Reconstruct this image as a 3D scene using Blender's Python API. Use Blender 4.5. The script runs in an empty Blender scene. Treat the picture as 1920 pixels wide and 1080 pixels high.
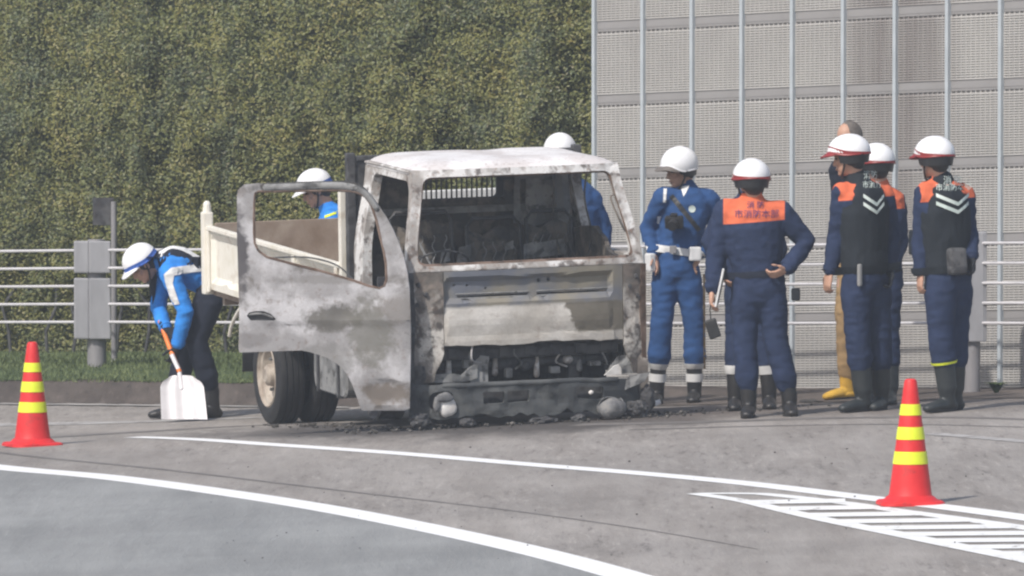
import bpy, bmesh, math, random
import numpy as np
from mathutils import Vector, Matrix, noise
from mathutils.bvhtree import BVHTree
from mathutils.geometry import tessellate_polygon

random.seed(7)
SC = bpy.context.scene
COL = SC.collection
R = math.radians

# ------------------------------------------------------------------ camera, sky, sun, exposure
F = 16680.0                      # focal length in photo pixels (1920 wide)
CAMZ = 3.21
PITCH = math.atan((540 + 100) / F)
cam_d = bpy.data.cameras.new('camera')
cam = bpy.data.objects.new('camera', cam_d)
COL.objects.link(cam)
cam.location = (0, 0, CAMZ)
cam.rotation_euler = (math.pi / 2 - PITCH, 0, 0)
cam_d.sensor_width = 36
cam_d.lens = F * 36 / 1920
cam_d.clip_start = 1
cam_d.clip_end = 400
SC.camera = cam
SC.render.resolution_x, SC.render.resolution_y = 1024, 576

w = bpy.data.worlds.new('World')
SC.world = w
w.use_nodes = True
nt = w.node_tree
bg = nt.nodes['Background']
sky = nt.nodes.new('ShaderNodeTexSky')
sky.sky_type = 'NISHITA'
sky.sun_disc = False
SUN_EL, SUN_AZ = R(48), R(218)            # azimuth clockwise from +Y: the sun stands to the left, behind the camera
sky.sun_elevation = SUN_EL
sky.sun_rotation = SUN_AZ
sky.air_density = 1.2
sky.dust_density = 2.5
nt.links.new(sky.outputs[0], bg.inputs[0])
bg.inputs[1].default_value = 0.112
sd = bpy.data.lights.new('sun', 'SUN')
sd.energy = 3.1
sd.angle = R(1.5)
sd.color = (1.0, 0.95, 0.88)
so = bpy.data.objects.new('sun', sd)
COL.objects.link(so)
sdir = Vector((math.sin(SUN_AZ) * math.cos(SUN_EL), math.cos(SUN_AZ) * math.cos(SUN_EL), math.sin(SUN_EL)))
so.rotation_euler = sdir.to_track_quat('Z', 'Y').to_euler()
so.location = (-20, 30, 30)
SC.view_settings.view_transform = 'Standard'
SC.view_settings.look = 'None'
SC.view_settings.exposure = 0.31
SC.view_settings.gamma = 1.0
SC.view_settings.use_curve_mapping = False
SC.cycles.filter_width = 2.3
SC.cycles.volume_bounces = 0
SC.cycles.max_bounces = 6
HAZE = 0.0018

# ------------------------------------------------------------------ placing helpers
def sm(a, b, t):
    t = max(0.0, min(1.0, (t - a) / (b - a)))
    return t * t * (3 - 2 * t)

def curb_y(x):
    return 67.5 - 1.07 * (max(-14.0, min(14.0, x)) + 3.28)

def ground(x, y):
    xx = max(-9.0, min(9.0, x))
    z = 0.045 * xx - 0.13 * sm(59, 65, y)
    z += 0.17 * sm(0.0, 2.3, y - curb_y(x)) * (1 - sm(-2.2, 1.6, x))
    return z

CP, SP = math.cos(PITCH), math.sin(PITCH)
def ray(px, py):
    x = (px - 960) / F
    y = -(py - 540) / F
    return Vector((x, CP + y * SP, -SP + y * CP))

def at(px, py, Y):
    r = ray(px, py)
    return Vector((0, 0, CAMZ)) + r * (Y / r.y)

def gp(px, py):
    r = ray(px, py)
    lo, hi = 25.0, 110.0
    for _ in range(40):
        m = (lo + hi) / 2
        p = Vector((0, 0, CAMZ)) + r * (m / r.y)
        if p.z > ground(p.x, p.y): lo = m
        else: hi = m
    p.z = ground(p.x, p.y)
    return p

# ------------------------------------------------------------------ materials
def lin(c):
    return tuple(((v / 255) / 12.92 if v <= 10 else (((v / 255) + 0.055) / 1.055) ** 2.4) for v in c)

def new_mat(name):
    m = bpy.data.materials.new(name)
    m.use_nodes = True
    b = m.node_tree.nodes['Principled BSDF']
    return m, m.node_tree, b

def mat(name, stops, scale=6.0, rough=0.7, metal=0.0, bump=0.0, detail=6.0, stretch=(1, 1, 1), coords='Object', spec=0.5, bump_scale=None, distort=0.0):
    m, t, b = new_mat(name)
    b.inputs['Roughness'].default_value = rough
    b.inputs['Metallic'].default_value = metal
    b.inputs['Specular IOR Level'].default_value = spec
    tc = t.nodes.new('ShaderNodeTexCoord')
    mp = t.nodes.new('ShaderNodeMapping')
    mp.inputs['Scale'].default_value = stretch
    t.links.new(tc.outputs[coords], mp.inputs[0])
    n = t.nodes.new('ShaderNodeTexNoise')
    n.inputs['Scale'].default_value = scale
    n.inputs['Detail'].default_value = detail
    n.inputs['Roughness'].default_value = 0.62
    n.inputs['Distortion'].default_value = distort
    t.links.new(mp.outputs[0], n.inputs['Vector'])
    if isinstance(stops[0], (int, float)):
        c = stops
        stops = [(0.3, tuple(v * 0.82 for v in c)), (0.7, tuple(min(1, v * 1.15) for v in c))]
    r = t.nodes.new('ShaderNodeValToRGB')
    cr = r.color_ramp
    while len(cr.elements) < len(stops): cr.elements.new(0.5)
    for e, (p, c) in zip(cr.elements, stops):
        e.position = p
        e.color = (*c, 1)
    t.links.new(n.outputs['Fac'], r.inputs[0])
    t.links.new(r.outputs[0], b.inputs['Base Color'])
    if bump:
        bp = t.nodes.new('ShaderNodeBump')
        bp.inputs['Strength'].default_value = 1.0
        bp.inputs['Distance'].default_value = bump
        n2 = t.nodes.new('ShaderNodeTexNoise')
        n2.inputs['Scale'].default_value = bump_scale or scale * 4
        n2.inputs['Detail'].default_value = 4
        t.links.new(mp.outputs[0], n2.inputs['Vector'])
        t.links.new(n2.outputs['Fac'], bp.inputs['Height'])
        t.links.new(bp.outputs[0], b.inputs['Normal'])
    return m

def noise_node(t, vec, scale, detail=5, rough=0.6, distort=0.0):
    n = t.nodes.new('ShaderNodeTexNoise')
    n.inputs['Scale'].default_value = scale
    n.inputs['Detail'].default_value = detail
    n.inputs['Roughness'].default_value = rough
    n.inputs['Distortion'].default_value = distort
    t.links.new(vec, n.inputs['Vector'])
    return n.outputs['Fac']

def ramp(t, fac, stops, interp='LINEAR'):
    r = t.nodes.new('ShaderNodeValToRGB')
    cr = r.color_ramp
    cr.interpolation = interp
    while len(cr.elements) < len(stops): cr.elements.new(0.5)
    for e, (p, c) in zip(cr.elements, stops):
        e.position = p
        e.color = (*(c if not isinstance(c, (int, float)) else (c, c, c)), 1)
    t.links.new(fac, r.inputs[0])
    return r.outputs[0]

def mixc(t, fac, a, b, mode='MIX'):
    n = t.nodes.new('ShaderNodeMix')
    n.data_type = 'RGBA'
    n.blend_type = mode
    for i, v in ((0, fac), (6, a), (7, b)):
        if isinstance(v, (int, float)): n.inputs[i].default_value = v
        elif isinstance(v, tuple): n.inputs[i].default_value = (*v, 1)
        else: t.links.new(v, n.inputs[i])
    return n.outputs[2]

def burnt(name, base, pale, soot, rust, scale=3.0, soot_at=0.56, rust_amt=0.5, seed=0.0, rough=0.75, bump=0.004, special=None):
    """scorched sheet metal: ash-pale, bare grey, soot and rust in blotches"""
    m, t, b = new_mat(name)
    tc = t.nodes.new('ShaderNodeTexCoord')
    mp = t.nodes.new('ShaderNodeMapping')
    mp.inputs['Location'].default_value = (seed, seed * 1.7, seed * 0.6)
    t.links.new(tc.outputs['Object'], mp.inputs[0])
    v = mp.outputs[0]
    n1 = noise_node(t, v, scale, 6, 0.55, 0.2)
    n2 = noise_node(t, v, scale * 2.2, 7, 0.62, 0.3)
    n3 = noise_node(t, v, scale * 9, 6, 0.7)
    c = mixc(t, ramp(t, n1, [(0.45, 0.0), (0.55, 1.0)]), base, pale)
    c = mixc(t, ramp(t, n2, [(soot_at, 0.0), (soot_at + 0.09, 0.85)]), c, soot)
    fr = ramp(t, n3, [(0.55, 0.0), (0.70, rust_amt)])
    c = mixc(t, fr, c, rust)
    n4 = noise_node(t, v, scale * 30, 3, 0.6)
    c = mixc(t, 1.0, c, ramp(t, n4, [(0.35, 0.90), (0.65, 1.0)]), 'MULTIPLY')
    if special: c = special(t, tc.outputs['Object'], c)
    t.links.new(c, b.inputs['Base Color'])
    b.inputs['Roughness'].default_value = rough
    bp = t.nodes.new('ShaderNodeBump')
    bp.inputs['Distance'].default_value = bump
    t.links.new(n2, bp.inputs['Height'])
    t.links.new(bp.outputs[0], b.inputs['Normal'])
    return m

def maprange(t, val, a, b, c=0.0, d=1.0):
    n = t.nodes.new('ShaderNodeMapRange')
    n.inputs[1].default_value, n.inputs[2].default_value = a, b
    n.inputs[3].default_value, n.inputs[4].default_value = c, d
    t.links.new(val, n.inputs[0])
    return n.outputs[0]

def sep(t, v):
    s = t.nodes.new('ShaderNodeSeparateXYZ')
    t.links.new(v, s.inputs[0])
    return s.outputs

def fmath(t, op, a, b):
    n = t.nodes.new('ShaderNodeMath')
    n.operation = op
    for i, v in ((0, a), (1, b)):
        if isinstance(v, (int, float)): n.inputs[i].default_value = v
        else: t.links.new(v, n.inputs[i])
    return n.outputs[0]

ASH, PALE, GREY, SOOT, RUST = (0.34, 0.325, 0.32), (0.52, 0.50, 0.50), (0.17, 0.17, 0.18), (0.075, 0.072, 0.07), (0.19, 0.115, 0.075)

def panel_special(t, obj, c):
    # blued bare steel strip on top, and the brown-grey scorch at the right of the lower panel
    s = sep(t, obj)
    nz = noise_node(t, obj, 9, 5, 0.6, 0.5)
    e = fmath(t, 'ADD', s[0], fmath(t, 'MULTIPLY', fmath(t, 'SUBTRACT', nz, 0.5), 0.22))
    slope = fmath(t, 'ADD', e, fmath(t, 'MULTIPLY', s[2], 0.35))
    right = maprange(t, slope, 0.53, 0.56)
    zz = fmath(t, 'ADD', s[2], fmath(t, 'MULTIPLY', fmath(t, 'SUBTRACT', nz, 0.5), 0.02))
    low = maprange(t, zz, 0.60, 0.615)
    c = mixc(t, fmath(t, 'MULTIPLY', right, low), c, mixc(t, nz, (0.10, 0.09, 0.07), (0.19, 0.17, 0.14)))
    top = maprange(t, zz, 0.80, 0.815)
    blue = mixc(t, ramp(t, noise_node(t, obj, 2.6, 3), [(0.42, 0.0), (0.6, 1.0)]), (0.15, 0.16, 0.19), (0.23, 0.21, 0.17))
    return mixc(t, top, c, blue)

M = {}
M['burnt_white'] = burnt('burnt_white', ASH, PALE, (0.11, 0.105, 0.10), RUST, 2.4, 0.60, 0.5, 1.3)
def door_special(t, obj, c):
    s = sep(t, obj)
    nz = fmath(t, 'SUBTRACT', noise_node(t, obj, 6, 5, 0.62, 0.4), 0.5)
    nb_ = fmath(t, 'SUBTRACT', noise_node(t, obj, 22, 4, 0.6), 0.5)
    for (cx, cz, rx, rz, k, col) in ((-1.36, 0.755, 0.17, 0.085, 0.9, (0.115, 0.108, 0.095)), (-1.13, 0.66, 0.13, 0.21, 0.75, (0.15, 0.145, 0.125)),
                                     (-1.02, 0.25, 0.17, 0.075, 0.9, (0.15, 0.125, 0.105)), (-1.42, 1.655, 0.36, 0.075, 1.0, (0.055, 0.052, 0.05)), (-0.94, 1.52, 0.20, 0.10, 0.7, (0.13, 0.12, 0.11)), (-1.40, 0.49, 0.20, 0.10, 0.5, (0.16, 0.155, 0.145)), (-0.95, 0.83, 0.12, 0.10, 0.5, (0.18, 0.16, 0.14)),
                                     (-1.86, 0.62, 0.10, 0.05, 0.5, (0.15, 0.14, 0.14)), (-1.30, 1.02, 0.45, 0.03, 0.5, (0.16, 0.15, 0.14)), (-1.935, 1.20, 0.06, 0.26, 1.0, (0.075, 0.07, 0.075))):
        dx = fmath(t, 'DIVIDE', fmath(t, 'SUBTRACT', s[0], cx), rx)
        dz = fmath(t, 'DIVIDE', fmath(t, 'SUBTRACT', s[2], cz), rz)
        d = fmath(t, 'SQRT', fmath(t, 'ADD', fmath(t, 'MULTIPLY', dx, dx), fmath(t, 'MULTIPLY', dz, dz)), 0.0)
        d = fmath(t, 'ADD', fmath(t, 'ADD', d, fmath(t, 'MULTIPLY', nz, 2.0)), fmath(t, 'MULTIPLY', nb_, 1.3))
        c = mixc(t, maprange(t, d, 0.75, 1.25, k, 0.0), c, col)
    return c
M['burnt_door'] = burnt('burnt_door', (0.30, 0.29, 0.295), (0.50, 0.49, 0.505), (0.15, 0.135, 0.125), (0.17, 0.12, 0.09), 2.3, 0.575, 0.6, 4.2, bump=0.0015, special=door_special)
M['burnt_front'] = burnt('burnt_front', (0.46, 0.43, 0.39), (0.60, 0.575, 0.54), (0.30, 0.265, 0.235), RUST, 1.6, 0.62, 0.4, 7.0, special=panel_special)
def corner_special(t, obj, c):
    s = sep(t, obj)
    nz = fmath(t, 'SUBTRACT', noise_node(t, obj, 8, 6, 0.65, 0.3), 0.5)
    h = fmath(t, 'ADD', s[2], fmath(t, 'MULTIPLY', nz, 0.55))
    c = mixc(t, maprange(t, h, 0.80, 0.94, 0.0, 0.95), c, mixc(t, maprange(t, nz, -0.08, 0.08), (0.10, 0.09, 0.08), (0.20, 0.165, 0.14)))
    return mixc(t, maprange(t, h, 0.50, 0.40, 0.0, 0.85), c, (0.10, 0.085, 0.075))
M['burnt_corner'] = burnt('burnt_corner', (0.26, 0.235, 0.215), (0.58, 0.55, 0.51), (0.05, 0.042, 0.038), (0.20, 0.11, 0.068), 4.6, 0.50, 0.6, 2.2, bump=0.002, special=corner_special)
M['burnt_roof'] = burnt('burnt_roof', (0.66, 0.62, 0.61), (0.80, 0.78, 0.78), (0.32, 0.29, 0.27), (0.24, 0.16, 0.12), 3.2, 0.62, 0.6, 5.5, rough=0.55)
M['burnt_pillar'] = burnt('burnt_pillar', (0.36, 0.335, 0.315), (0.70, 0.69, 0.68), (0.09, 0.07, 0.06), (0.24, 0.13, 0.08), 4.6, 0.53, 0.9, 9.1)
M['burnt_dark'] = burnt('burnt_dark', (0.055, 0.055, 0.06), (0.085, 0.085, 0.088), (0.025, 0.025, 0.028), (0.09, 0.06, 0.045), 6.0, 0.52, 0.4, 3.3)
M['burnt_interior'] = burnt('burnt_interior', (0.07, 0.065, 0.06), (0.17, 0.145, 0.12), (0.035, 0.035, 0.038), (0.12, 0.085, 0.06), 5.0, 0.52, 0.6, 6.3)
M['burnt_grey'] = burnt('burnt_grey', (0.17, 0.17, 0.17), (0.27, 0.27, 0.27), (0.05, 0.05, 0.05), (0.12, 0.09, 0.06), 6.0, 0.55, 0.4, 8.3)
M['rusty_edge'] = burnt('rusty_edge', (0.11, 0.07, 0.05), (0.20, 0.14, 0.11), (0.04, 0.035, 0.03), (0.20, 0.10, 0.05), 8.0, 0.55, 0.8, 4.1)
M['bumper'] = burnt('bumper_soot', (0.055, 0.060, 0.065), (0.095, 0.10, 0.102), (0.028, 0.03, 0.033), (0.10, 0.085, 0.06), 4.0, 0.56, 0.3, 2.9)
M['cream_paint'] = mat('cream_paint', [(0.3, (0.66, 0.62, 0.52)), (0.55, (0.78, 0.75, 0.68)), (0.75, (0.50, 0.42, 0.32))], 5, 0.6, bump=0.001)
M['white_paint_metal'] = mat('white_paint_metal', [(0.3, (0.60, 0.60, 0.59)), (0.7, (0.78, 0.78, 0.77))], 6, 0.55)
M['bed_rust'] = mat('bed_rust', [(0.3, (0.20, 0.145, 0.105)), (0.5, (0.27, 0.21, 0.165)), (0.7, (0.35, 0.29, 0.235))], 5, 0.85, bump=0.003)
M['rubber'] = mat('tyre_rubber', [(0.3, (0.010, 0.010, 0.012)), (0.7, (0.026, 0.026, 0.027))], 14, 0.85, bump=0.002)
M['rim'] = mat('rim_paint', [(0.35, (0.24, 0.19, 0.15)), (0.65, (0.46, 0.41, 0.35))], 9, 0.6, bump=0.001)
M['white_lump'] = mat('white_ash', [(0.3, (0.55, 0.50, 0.46)), (0.6, (0.84, 0.82, 0.80))], 8, 0.8, bump=0.001)
M['grey_lump'] = mat('grey_melt', [(0.3, (0.08, 0.08, 0.085)), (0.5, (0.17, 0.17, 0.175)), (0.7, (0.24, 0.23, 0.22))], 16, 0.7, bump=0.004)
M['skin'] = mat('skin', [(0.3, (0.42, 0.235, 0.165)), (0.7, (0.52, 0.31, 0.22))], 12, 0.55)
M['hair'] = mat('black_hair', [(0.3, (0.012, 0.011, 0.011)), (0.7, (0.03, 0.027, 0.025))], 60, 0.6)
M['hair_grey'] = mat('grey_brown_hair', [(0.3, (0.07, 0.058, 0.05)), (0.7, (0.17, 0.15, 0.135))], 40, 0.7)
M['eye'] = mat('eye_dark', (0.02, 0.015, 0.012), 5, 0.3)
M['lip'] = mat('lip', (0.25, 0.10, 0.08), 5, 0.5)
def cloth(name, c, v=0.2, rough=0.85):
    return mat(name, [(0.3, tuple(x * (1 - v) for x in c)), (0.7, tuple(x * (1 + v) for x in c))], 7, rough, bump=0.004, bump_scale=22, spec=0.25)
M['police_blue'] = cloth('police_blue_cloth', (0.024, 0.072, 0.200))
M['navy'] = cloth('navy_cloth', (0.020, 0.032, 0.075))
M['dark_navy'] = cloth('dark_navy_cloth', (0.014, 0.018, 0.032))
M['bright_blue'] = cloth('bright_blue_cloth', (0.03, 0.23, 0.68))
M['orange'] = cloth('orange_cloth', (0.66, 0.15, 0.07), 0.12)
M['vest'] = cloth('black_vest_cloth', (0.016, 0.020, 0.026))
M['glove'] = cloth('dark_glove', (0.018, 0.02, 0.025))
M['tan'] = cloth('tan_cloth', (0.30, 0.20, 0.10))
M['yellow_cloth'] = cloth('yellow_cloth', (0.55, 0.33, 0.05))
M['text_purple'] = mat('printed_purple', (0.10, 0.035, 0.12), 5, 0.8)
M['reflect'] = mat('reflective_tape', [(0.3, (0.50, 0.58, 0.54)), (0.7, (0.66, 0.72, 0.68))], 9, 0.5)
M['white_cloth'] = mat('white_tape', [(0.3, (0.62, 0.62, 0.62)), (0.7, (0.78, 0.78, 0.78))], 9, 0.6, bump=0.001)
M['helmet_white'] = mat('helmet_white', [(0.3, (0.78, 0.78, 0.80)), (0.7, (0.84, 0.84, 0.85))], 5, 0.28)
M['helmet_red'] = mat('helmet_red', (0.28, 0.03, 0.03), 6, 0.4)
M['helmet_black'] = mat('helmet_black', (0.02, 0.02, 0.022), 6, 0.4)
M['helmet_blue'] = mat('helmet_blue', (0.04, 0.12, 0.45), 6, 0.4)
M['helmet_grey'] = mat('helmet_grey', (0.16, 0.14, 0.125), 6, 0.5)
M['leather'] = mat('black_leather', [(0.3, (0.012, 0.012, 0.013)), (0.7, (0.03, 0.028, 0.028))], 12, 0.45, bump=0.001)
M['boot_rubber'] = mat('boot_rubber', [(0.3, (0.016, 0.020, 0.022)), (0.7, (0.035, 0.04, 0.042))], 10, 0.5)
M['cone_red'] = mat('cone_red', [(0.30, (0.40, 0.035, 0.03)), (0.42, (0.64, 0.02, 0.022)), (0.7, (0.72, 0.03, 0.032))], 7, 0.5, detail=9)
M['cone_band'] = mat('cone_band', [(0.3, (0.56, 0.60, 0.05)), (0.42, (0.72, 0.80, 0.03)), (0.7, (0.80, 0.86, 0.06))], 8, 0.4)
M['shovel'] = mat('shovel_metal', [(0.3, (0.66, 0.64, 0.66)), (0.7, (0.80, 0.79, 0.82))], 6, 0.4, bump=0.001)
M['shovel_handle'] = mat('orange_handle', (0.80, 0.20, 0.03), 6, 0.5)
M['galv'] = mat('galvanised', [(0.3, (0.19, 0.185, 0.19)), (0.7, (0.27, 0.26, 0.27))], 7, 0.55, metal=0.0, stretch=(1, 1, 0.3))
M['bracket'] = mat('bracket_paint', [(0.3, (0.26, 0.26, 0.275)), (0.7, (0.35, 0.35, 0.37))], 7, 0.55, stretch=(1, 1, 0.3))
M['cable'] = mat('cable_steel', [(0.3, (0.50, 0.49, 0.50)), (0.7, (0.60, 0.59, 0.61))], 7, 0.45)
M['fence_post'] = mat('fence_post', [(0.3, (0.38, 0.42, 0.45)), (0.7, (0.46, 0.50, 0.53))], 7, 0.5)
M['paint'] = mat('road_paint', [(0.26, (0.42, 0.40, 0.38)), (0.36, (0.78, 0.78, 0.78)), (0.8, (0.85, 0.85, 0.85))], 16, 0.75, detail=9, bump=0.001, coords='Object')
M['worn_paint'] = mat('worn_road_paint', [(0.30, (0.34, 0.31, 0.29)), (0.40, (0.76, 0.76, 0.75)), (0.8, (0.85, 0.85, 0.85))], 9, 0.75, detail=9, stretch=(1, 0.25, 1))
M['old_paint'] = mat('old_road_paint', [(0.36, (0.24, 0.22, 0.21)), (0.6, (0.44, 0.43, 0.42))], 9, 0.8, detail=9)
M['curb'] = mat('concrete_edge', [(0.36, (0.26, 0.25, 0.24)), (0.6, (0.42, 0.40, 0.38))], 5, 0.85, detail=9, bump=0.002)

def fence_material():
    m, t, b = new_mat('fence_panel_metal')
    g = t.nodes.new('ShaderNodeNewGeometry')
    p = g.outputs['Position']
    s = sep(t, p)
    n = noise_node(t, p, 1.3, 5, 0.6)
    c = ramp(t, n, [(0.35, (0.42, 0.405, 0.39)), (0.65, (0.49, 0.475, 0.455))])
    # darker brown band in vertical streaks between two posts, stronger towards the top
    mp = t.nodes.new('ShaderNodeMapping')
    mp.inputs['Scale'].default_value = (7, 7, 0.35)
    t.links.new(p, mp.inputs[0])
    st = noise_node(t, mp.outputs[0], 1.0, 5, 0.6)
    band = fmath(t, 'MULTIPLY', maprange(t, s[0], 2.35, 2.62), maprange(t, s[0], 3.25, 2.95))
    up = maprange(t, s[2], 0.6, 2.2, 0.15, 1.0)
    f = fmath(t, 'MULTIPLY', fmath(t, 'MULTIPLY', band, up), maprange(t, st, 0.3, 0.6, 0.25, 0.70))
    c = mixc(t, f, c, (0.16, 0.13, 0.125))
    t.links.new(c, b.inputs['Base Color'])
    b.inputs['Roughness'].default_value = 0.65
    return m
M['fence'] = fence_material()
M['fence_back'] = mat('fence_backing', [(0.3, (0.24, 0.232, 0.23)), (0.7, (0.29, 0.28, 0.28))], 3, 0.8)

def asphalt(name, a, bcol, speck, tint_scale=0.5, grit=1.0, stains=()):
    m, t, b = new_mat(name)
    g = t.nodes.new('ShaderNodeNewGeometry')
    p = g.outputs['Position']
    def mapped(scale, rot=0.0):
        mp = t.nodes.new('ShaderNodeMapping')
        mp.inputs['Rotation'].default_value = (0, 0, rot)
        mp.inputs['Scale'].default_value = scale
        t.links.new(p, mp.inputs[0])
        return mp.outputs[0]
    streak = noise_node(t, mapped((2.4, 0.22, 1), R(16)), 1.3, 6, 0.65, 0.3)
    big = noise_node(t, p, tint_scale, 5, 0.6)
    c = mixc(t, ramp(t, streak, [(0.36, 0.0), (0.64, 1.0)]), a, bcol)
    c = mixc(t, 1.0, c, ramp(t, big, [(0.35, 0.86), (0.65, 1.12)]), 'MULTIPLY')
    # patches where the binder has worn and the stones show, drawn out along the traffic
    e = mapped((1.0, 0.11, 1), R(12))
    lumps = noise_node(t, e, 17, 6, 0.75)
    where = ramp(t, noise_node(t, mapped((0.7, 0.16, 1), R(12)), 1.1, 4, 0.6), [(0.40, 0.2), (0.56, 1.0)])
    c = mixc(t, fmath(t, 'MULTIPLY', where, ramp(t, lumps, [(0.31, 0.75 * grit), (0.46, 0.0)])), c, speck)
    c = mixc(t, fmath(t, 'MULTIPLY', where, ramp(t, lumps, [(0.55, 0.0), (0.72, 0.7 * grit)])), c, tuple(min(1, v * 1.55) for v in bcol))
    fine = noise_node(t, mapped((1, 0.25, 1)), 60, 4, 0.75)
    c = mixc(t, ramp(t, fine, [(0.30, 0.55), (0.42, 0.0)]), c, speck)
    s = sep(t, p)
    nz = fmath(t, 'SUBTRACT', noise_node(t, mapped((1, 0.4, 1)), 1.6, 6, 0.65), 0.5)
    for cx, cy, rx, ry, k, col in stains:
        dx = fmath(t, 'DIVIDE', fmath(t, 'SUBTRACT', s[0], cx), rx)
        dy = fmath(t, 'DIVIDE', fmath(t, 'SUBTRACT', s[1], cy), ry)
        d = fmath(t, 'SQRT', fmath(t, 'ADD', fmath(t, 'MULTIPLY', dx, dx), fmath(t, 'MULTIPLY', dy, dy)), 0.0)
        d = fmath(t, 'ADD', d, fmath(t, 'MULTIPLY', nz, 1.3))
        c = mixc(t, maprange(t, d, 0.7, 1.15, k, 0.0), c, col)
    t.links.new(c, b.inputs['Base Color'])
    b.inputs['Roughness'].default_value = 0.85
    bp = t.nodes.new('ShaderNodeBump')
    bp.inputs['Distance'].default_value = 0.010
    t.links.new(lumps, bp.inputs['Height'])
    t.links.new(bp.outputs[0], b.inputs['Normal'])
    return m
M['asphalt'] = asphalt('asphalt_worn', (0.246, 0.222, 0.203), (0.315, 0.290, 0.270), (0.10, 0.085, 0.078), stains=((-0.15, 60.7, 1.9, 2.6, 0.9, (0.055, 0.049, 0.047)), (2.6, 61.4, 2.6, 2.5, 0.75, (0.125, 0.104, 0.092))))
M['lane'] = asphalt('asphalt_lane', (0.228, 0.230, 0.228), (0.278, 0.279, 0.275), (0.16, 0.158, 0.155), grit=0.5)
M['soil'] = asphalt('soil', (0.075, 0.060, 0.052), (0.12, 0.098, 0.085), (0.035, 0.03, 0.026), 1.2)
M['mark'] = mat('tyre_dark', [(0.35, (0.13, 0.12, 0.115)), (0.65, (0.19, 0.175, 0.165))], 5, 0.9, detail=8)
M['turf'] = mat('turf_soil', [(0.3, (0.035, 0.055, 0.02)), (0.7, (0.07, 0.10, 0.035))], 4, 0.9)
M['grass'] = mat('grass_blades', [(0.3, (0.075, 0.11, 0.035)), (0.7, (0.16, 0.19, 0.075))], 1.5, 0.7, coords='Object')
M['soot_ground'] = mat('soot_patch', [(0.35, (0.05, 0.046, 0.045)), (0.65, (0.12, 0.108, 0.10))], 4, 0.95, detail=8, bump=0.004)
M['debris'] = mat('char_debris', [(0.3, (0.02, 0.02, 0.02)), (0.55, (0.07, 0.065, 0.06)), (0.72, (0.30, 0.28, 0.26))], 9, 0.9)

def leaf_material():
    m, t, b = new_mat('hedge_leaves')
    g = t.nodes.new('ShaderNodeNewGeometry')
    p = g.outputs['Position']
    rnd = g.outputs['Random Per Island']
    n = noise_node(t, p, 2.1, 7, 0.72, 0.3)
    c1 = ramp(t, n, [(0.38, (0.078, 0.102, 0.058)), (0.49, (0.138, 0.152, 0.045)), (0.60, (0.215, 0.202, 0.055))])
    c2 = ramp(t, rnd, [(0.0, (0.060, 0.085, 0.055)), (0.45, (0.11, 0.125, 0.045)), (0.8, (0.19, 0.175, 0.05)), (0.93, (0.20, 0.12, 0.07)), (1.0, (0.26, 0.27, 0.22))])
    c = mixc(t, 0.34, c1, c2)
    t.links.new(c, b.inputs['Base Color'])
    b.inputs['Roughness'].default_value = 0.5
    b.inputs['Specular IOR Level'].default_value = 0.4
    return m
M['leaves'] = leaf_material()
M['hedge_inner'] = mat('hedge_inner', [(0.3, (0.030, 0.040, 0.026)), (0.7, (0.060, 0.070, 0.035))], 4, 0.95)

# ------------------------------------------------------------------ mesh helpers
def link(name, me, m=None, parent=None, **props):
    o = bpy.data.objects.new(name, me)
    COL.objects.link(o)
    if m is not None:
        for x in (m if isinstance(m, (list, tuple)) else [m]): me.materials.append(x)
    if parent is not None: o.parent = parent
    for k, v in props.items(): o[k] = v
    return o

def obj(name, bm, m, parent=None, smooth=False, **props):
    me = bpy.data.meshes.new(name)
    bmesh.ops.recalc_face_normals(bm, faces=bm.faces)
    bm.to_mesh(me)
    bm.free()
    if smooth:
        me.shade_smooth()
        me.set_sharp_from_angle(angle=R(38))
    return link(name, me, m, parent, **props)

def empty(name, loc=(0, 0, 0), label=None, category=None, group=None, mtx=None):
    o = bpy.data.objects.new(name, None)
    COL.objects.link(o)
    o.location = loc
    if mtx is not None: o.matrix_world = mtx
    o.empty_display_size = 0.1
    if label: o['label'] = label
    if category: o['category'] = category
    if group: o['group'] = group
    return o

def nb(): return bmesh.new()

def box(bm, a, b, bevel=0.0, mtx=None):
    a, b = Vector(a), Vector(b)
    r = bmesh.ops.create_cube(bm, size=1)
    vs = r['verts']
    for v in vs:
        v.co = Vector([(a[i] + b[i]) / 2 + v.co[i] * abs(b[i] - a[i]) for i in range(3)])
    if bevel:
        es = list({e for v in vs for e in v.link_edges})
        rr = bmesh.ops.bevel(bm, geom=es, offset=bevel, segments=2, affect='EDGES', profile=0.6)
        vs = list({v for f in rr['faces'] for v in f.verts} | {v for v in vs if v.is_valid})
    if mtx is not None:
        for v in vs: v.co = mtx @ v.co
    return vs

def frames(pts, side):
    out = []
    n = len(pts)
    for i in range(n):
        t = (pts[min(i + 1, n - 1)] - pts[max(i - 1, 0)])
        if t.length < 1e-9: t = Vector((0, 0, 1))
        t.normalize()
        s = Vector(side) if side is not None else (Vector((1, 0, 0)) if abs(t.x) < 0.9 else Vector((0, 1, 0)))
        s = s - t * s.dot(t)
        if s.length < 1e-4: s = t.orthogonal()
        s.normalize()
        out.append((t, s, t.cross(s)))
    return out

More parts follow.
